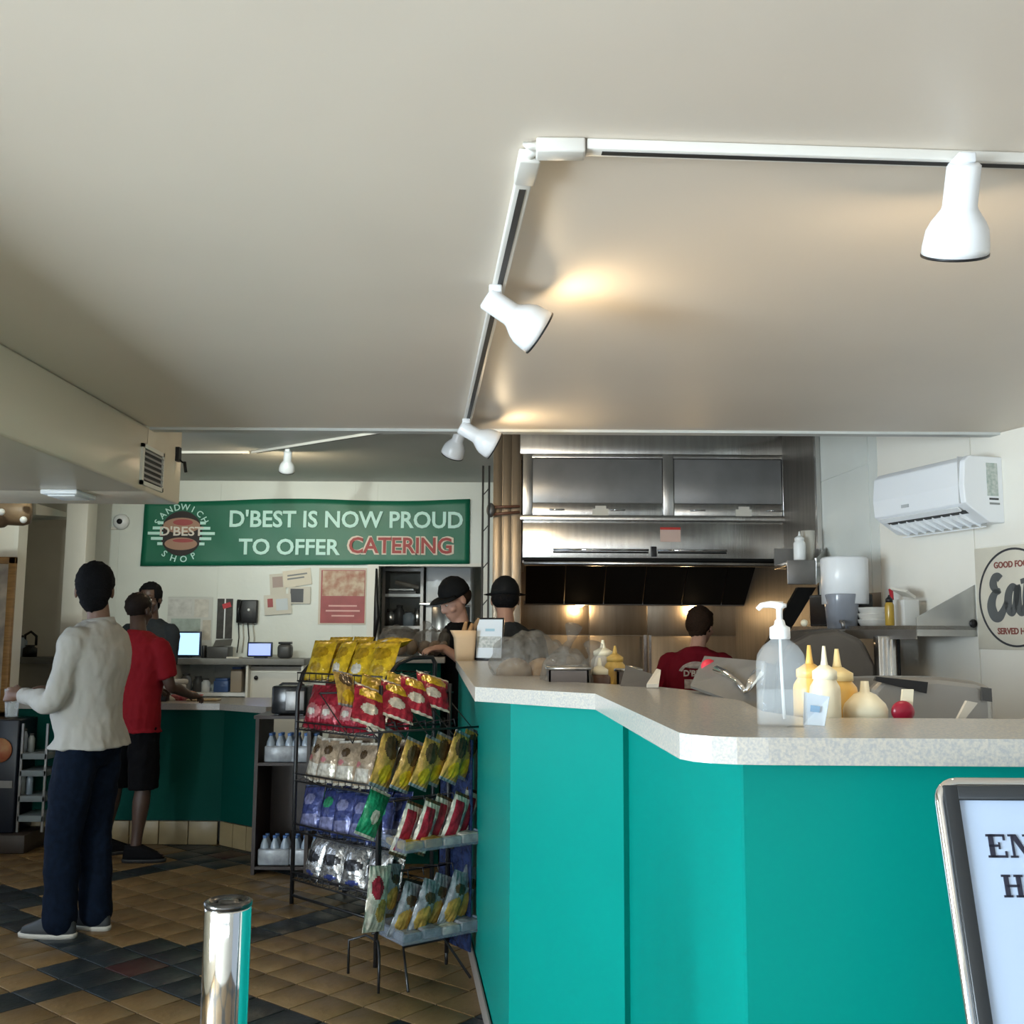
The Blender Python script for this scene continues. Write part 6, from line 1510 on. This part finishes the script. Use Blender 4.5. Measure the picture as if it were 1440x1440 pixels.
# --- worker in black cap looking down
pd = PY(648, 850, 6.35)
person('worker in a black cap bending over the counter beside the paper bag', (PY(648, 850, 6.98).x+.05, 6.98, 0), math.radians(118), 1.81, skinl,
    arms=[((-.25, .04, 1.22), (-.15, .24, 1.37), (.1, 1, 0), (.2, 0, -1), .3), ((.25, .04, 1.22), (.15, .24, 1.37), (-.1, 1, 0), (-.2, 0, -1), .3)],
    stance=((-.11, 0), (.11, 0)), headrot=(.1, -.55, 0), hairc=hair_br, shirt=(blk_c, 'tshirt'), legs=('long', blk_c, 0), shoes=(blk_c, blk_c), cap=(capb, False), facing_face=True, hs=1.10, lean=.06)
# --- worker in cap, back turned
pe = PY(712, 850, 6.35)
person('worker in a black cap and charcoal shirt with back turned by the steel wall', (pe.x-.01, 6.46, 0), math.radians(-20), 1.80, skinm,
    arms=[((-.24, .06, 1.14), (-.16, .30, 1.10), (0, 1, 0), (.2, 0, -1), .5), ((.24, .06, 1.14), (.16, .30, 1.10), (0, 1, 0), (-.2, 0, -1), .5)],
    stance=((-.11, 0), (.11, 0)), headrot=(.35, -.12, 0), hairc=hair_b, shirt=(dgc, 'tshirt'), legs=('long', blk_c, 0), shoes=(blk_c, blk_c), cap=(capb, False), hs=1.05, lean=.05, headoff=(-.03, 0))
# --- cook in the maroon shirt
pf_ = PY(980, 900, 6.4)
tF, MhF, AF = person('cook in a maroon printed tee with back turned at the grill', (pf_.x, 6.42, 0), math.radians(-10), 1.63, skinl,
    arms=[((-.27, .02, 1.06), (-.20, .26, 1.00), (.1, 1, 0), (.2, 0, -1), .5), ((.25, .10, 1.08), (.16, .33, 1.02), (0, 1, 0), (-.2, 0, -1), .5)],
    stance=((-.12, 0), (.12, 0)), headrot=(-.45, -.25, 0), hairc=hair_br, shirt=(red_t, 'tshirt'), legs=('long', blk_c, 0), shoes=(blk_c, blk_c), hairstyle='full', lean=.10, headoff=(.03, .02), width=1.04)
# print on the back of the maroon tee
pm = mat('print_cream', (.55, .48, .42), .7, nscale=40, col2=(.35, .28, .25)); 
Mb = WM[tF.name] @ MT((-.005, -.085, 1.24)) @ RX(-.10)
Mtx = Mb @ frame((0, -.03, 0), (1, 0, 0), (0, 0, 1))
def pr_(mb): 
    return mb
arc = MB(); n = 16; vs = []
for q in range(n+1):
    a = math.radians(20+140*q/n)
    for rr_2 in (.105, .085): vs.append((rr_2*math.cos(a)*1.05, rr_2*math.sin(a)*.8-.02, -.006*abs(math.cos(a))*4))
arc.add(vs, [(2*q, 2*q+1, 2*q+3, 2*q+2) for q in range(n)], 0, False, Mtx)
o = put('shirt_print', arc, pm, tF); md = o.modifiers.new('s', 'SOLIDIFY'); md.thickness = .002
put('shirt_print', MB().loft([(0, 0, 0, .075, .014), (0, 0, .002, .075, .014)], n=24, M=Mtx @ MT((0, .035, .006))), pm, tF)
put('shirt_print', text_mb("D'BEST", .05, .002, .002, M=Mtx @ MT((0, -.01, .006))), pm, tF)
put('shirt_print', MB().box((-.07, -.10, 0), (-.02, -.045, .002), M=Mtx @ MT((0, 0, .003))).box((.0, -.09, 0), (.06, -.05, .002), M=Mtx @ MT((0, 0, .003))), pm, tF)

# ================================================================ FAR LEFT: COOLER, RACK OF BOTTLES, FRAMED PICTURE, HANGING LAMP
yC = 7.06
c0_, c1_ = PY(-60, 1100, yC).x, PY(22, 1100, yC).x
zc_ = PY(10, 1012, yC).z
co = thing('drinks_cooler', 'black drinks cooler with round orange sign at the far left edge', 'cooler', ((c0_+c1_)/2, yC, 0))
put('cabinet', MB().box((c0_, yC, .12), (c1_, yC+.36, zc_), bev=.01), mat('cooler_navy', (.008, .012, .022), .3), co)
put('plinth', MB().box((c0_, yC-.06, 0), (PY(42, 1150, yC).x, yC+.36, .12), bev=.005), mat('plinth_brown', (.035, .025, .02), .5), co)
d = PY(0, 1055, yC-.01); R0 = PY(18, 1055, yC).x-d.x
put('round_sign', MB().lathe([(R0, 0), (R0, .012), (.001, .012)], n=30, M=frame(d, (1, 0, 0), (0, 0, 1))), mat('sign_orange', (.50, .30, .13), .5, nscale=9, col2=(.40, .10, .05)), co)
put('trim_strip', MB().box((c0_+.02, yC-.008, PY(10, 1108, yC).z), (c1_-.02, yC, PY(10, 1098, yC).z)), steeld_m, co)
dr = thing('bottle_rack', 'grey metal rack of bottles beside the far left cooler', 'rack', (PY(42, 1100, yC).x, yC+.1, 0))
rx0, rx1 = PY(22, 1100, yC).x+.01, PY(62, 1100, yC).x
for x in (rx0, rx1-.015):
    for y_ in (yC+.02, yC+.33): put('upright', MB().box((x, y_, .125), (x+.015, y_+.015, PY(40, 1018, yC).z)), steeld_m, dr)
for k, py in enumerate((1060, 1084, 1120, 1148)):
    z = PY(40, py, yC).z
    put('shelf_board', MB().box((rx0, yC+.02, z-.04), (rx1, yC+.34, z), bev=.003), mat('rack_grey', (.20, .23, .24), .5), dr)
for k, (px, py, h_) in enumerate(((32, 1120, .14), (41, 1120, .14), (51, 1120, .14), (30, 1060, .13), (40, 1060, .15), (50, 1060, .12))):
    tubi('rack_bottle', 'bottle on the %s shelf of the left bottle rack, %s' % ('upper' if py == 1060 else 'third', ('left', 'middle', 'right')[k % 3]), 'bottle', px, .022, h_, mat('bottle_pale', (.30, .32, .30), .3) if k % 2 else wat, yC+.10, PY(40, py, yC).z)
# framed picture on the wall end
yP = 7.44
pf2 = thing('picture_frame', 'tall oak framed picture at the left edge of the photo', 'picture', (PY(10, 880, yP).x, yP, PY(10, 880, yP).z))
x1_ = PY(25, 790, yP).x; x0_ = x1_-.62; zt1 = PY(20, 783, yP).z; zt0 = PY(10, 1010, yP).z
zt1 = PY(20, 783, yP-.04).z
for a, b in (((x0_, zt0), (x0_+.05, zt1)), ((x1_-.05, zt0), (x1_, zt1)), ((x0_, zt1-.05), (x1_, zt1)), ((x0_, zt0), (x1_, zt0+.05))):
    put('frame_rail', MB().box((a[0], yP-.035, a[1]), (b[0], yP-.001, b[1]), bev=.004), wood_m, pf2)
put('picture', MB().box((x0_+.04, yP-.015, zt0+.04), (x1_-.04, yP-.006, zt1-.04)), mat('picture_print', (.55, .50, .43), .4, nscale=6, col2=(.25, .23, .22)), pf2)
# brown hanging lamp
hlp = thing('hanging_lamp', 'brown barrel shaped lamp with small white bulbs at upper left', 'lamp', tuple(PY(20, 700, 6.6)))
a = PY(-40, 718, 6.6); b = PY(46, 722, 6.7)
ax = (b-a).normalized(); Ml = Matrix.Translation(a) @ ax.to_track_quat('Z', 'Y').to_matrix().to_4x4(); LL = (b-a).length
put('barrel', MB().lathe([(.001, 0), (.10, .0), (.115, LL*.3), (.10, LL*.55), (.085, LL*.6), (.085, LL*.85), (.07, LL*.97), (.001, LL)], n=26, M=Ml), mat('lamp_brown', (.26, .17, .09), .45, nscale=7, col2=(.14, .09, .05)), hlp)
put('hanger', MB().tube([(PY(10, 700, 6.65).x, 6.65, a.z+.08), (PY(10, 700, 6.65).x, 6.65, ZH-.004)], .012, 8), trimw_m, hlp)
for px, py in ((33, 731), (30, 700), (2, 720)):
    put('bulb', MB().ball(PY(px, py, 6.5), .022, seg=14, rings=10), mat('bulb_white', (.8, .78, .72), .3), hlp)
# grey notice behind the first man's head
bdx = PY(105, 850, YB-.02)
single('grey_notice', sheet_at(72, 796, 134, 862, Y=YW)[0], mat('notice_slate', (.20, .22, .27), .5, nscale=9, namt=.1), 'slate grey notice on the wall behind the man in the off-white shirt', 'notice', tuple(PY(105, 830, YW)))

# ================================================================ STORE ROOM SEEN THROUGH THE OPENING
yR = 10.2
a = PY(537, 852, yR); b = PY(596, 790, yR)
su2 = thing('storage_shelf', 'grey metal shelving with trays seen through the pass opening', 'shelf', ((a.x+b.x)/2, yR, 0))
for x in (a.x, b.x-.03): put('side_panel', MB().box((x, yR, 0), (x+.03, yR+.4, 2.25)), steeld_m, su2)
for py in (799, 835, 880, 905):
    z = PY(560, py, yR).z; put('shelf_board', MB().box((a.x+.03, yR, z-.03), (b.x-.03, yR+.4, z)), whitep_m if py == 835 else steeld_m, su2)
z = PY(560, 835, yR).z
put('tray', MB().box((a.x+.05, yR+.03, z), (b.x-.08, yR+.3, z+.025)), dgrey_m, su2)
put('tray', MB().box((a.x+.06, yR+.03, z+.035), (b.x-.10, yR+.3, z+.05)), whitep_m, su2)
put('rolled_paper', MB().tube([(a.x+.12, yR+.08, z+.12), (b.x-.06, yR+.12, z+.07)], .02, 8), paper_m, su2)
for k, (px, py, r_, h_, m_) in enumerate(((548, 880, .06, .16, steel_m), (560, 880, .05, .2, dgrey_m), (573, 880, .06, .14, wat), (586, 880, .05, .17, steel_m), (550, 905, .07, .10, whitep_m), (575, 905, .08, .12, dgrey_m))):
    tubi('container', ('steel canister on the storage shelf, left', 'tall dark canister on the storage shelf', 'pale blue canister on the storage shelf', 'steel canister on the storage shelf, right', 'white tub low on the storage shelf', 'dark tub low on the storage shelf')[k], 'container', px, r_, h_, m_, yR+.15, PY(560, py, yR).z)
a = PY(598, 900, 10.0); b = PY(664, 795, 10.0)
fg_ = thing('white_refrigerator', 'tall white refrigerator behind the worker in the first black cap', 'refrigerator', ((a.x+b.x)/2, 10.0, 0))
zs2 = PY(620, 846, 10.0).z; zt2 = PY(620, 793, 10.0).z+.15
put('cabinet', MB().box((a.x, 10.0, 0), (b.x, 10.6, zt2), bev=.01), whitem_m, fg_)
put('door', MB().box((a.x+.01, 9.97, zs2), (b.x-.01, 9.999, zt2-.02), bev=.008), whitem_m, fg_)
put('glass_door', MB().box((a.x+.06, 9.97, .3), (b.x-.02, 9.999, zs2-.05), bev=.005), mat('dark_glass', (.03, .035, .04), .15), fg_)
put('handle_bar', MB().box((a.x-.06, 9.93, zs2-.04), (b.x-.02, 9.965, zs2-.015), bev=.004), steel_m, fg_)
# hanging black cable by the door frame and the vertical rail left of the steel wall
single('handset_on_cord', MB().tube([(jx+.06, YB-.05, PY(530, 800, YB).z), (jx+.065, YB-.05, PY(530, 845, YB).z), (jx+.075, YB-.06, PY(530, 868, YB).z), (jx+.05, YB-.05, PY(530, 905, YB).z)], [.008, .02, .03, .006], 8), black_m, 'black cord with handset hanging on the door frame', 'cord', (jx+.06, YB-.05, PY(530, 868, YB).z))
ry = 6.9; x = PY(681, 760, ry).x
wr2 = thing('wire_ladder', 'tall narrow dark wire rail at the left edge of the steel wall', 'rail', (x, ry, 0))
for dx in (-.012, .030): put('rail', MB().tube([(x+dx, ry, 0), (x+dx, ry, PY(681, 655, ry).z)], .007, 8), dgrey_m, wr2)
for k in range(9): z = .4+k*.25; put('rung', MB().tube([(x-.012, ry, z), (x+.03, ry, z+.05)], .004, 6), dgrey_m, wr2)
za = PY(710, 718, 7.0)
kb_ = thing('knife_rack', 'pair of brown handled rods fixed on the steel wall left of the hood', 'rack', (za.x, 7.0, za.z))
for k in range(2): put('rod', MB().tube([(PY(690, 716, 6.95).x, 6.98, za.z+.02-k*.05), (PY(731, 714, 6.95).x, 7.0, za.z+.03-k*.04)], .010, 8), mat('rod_brown', (.16, .07, .04), .35), kb_)
put('mount', MB().ball((PY(690, 720, 6.95).x, 6.98, za.z), (.03, .03, .05)), steeld_m, kb_)
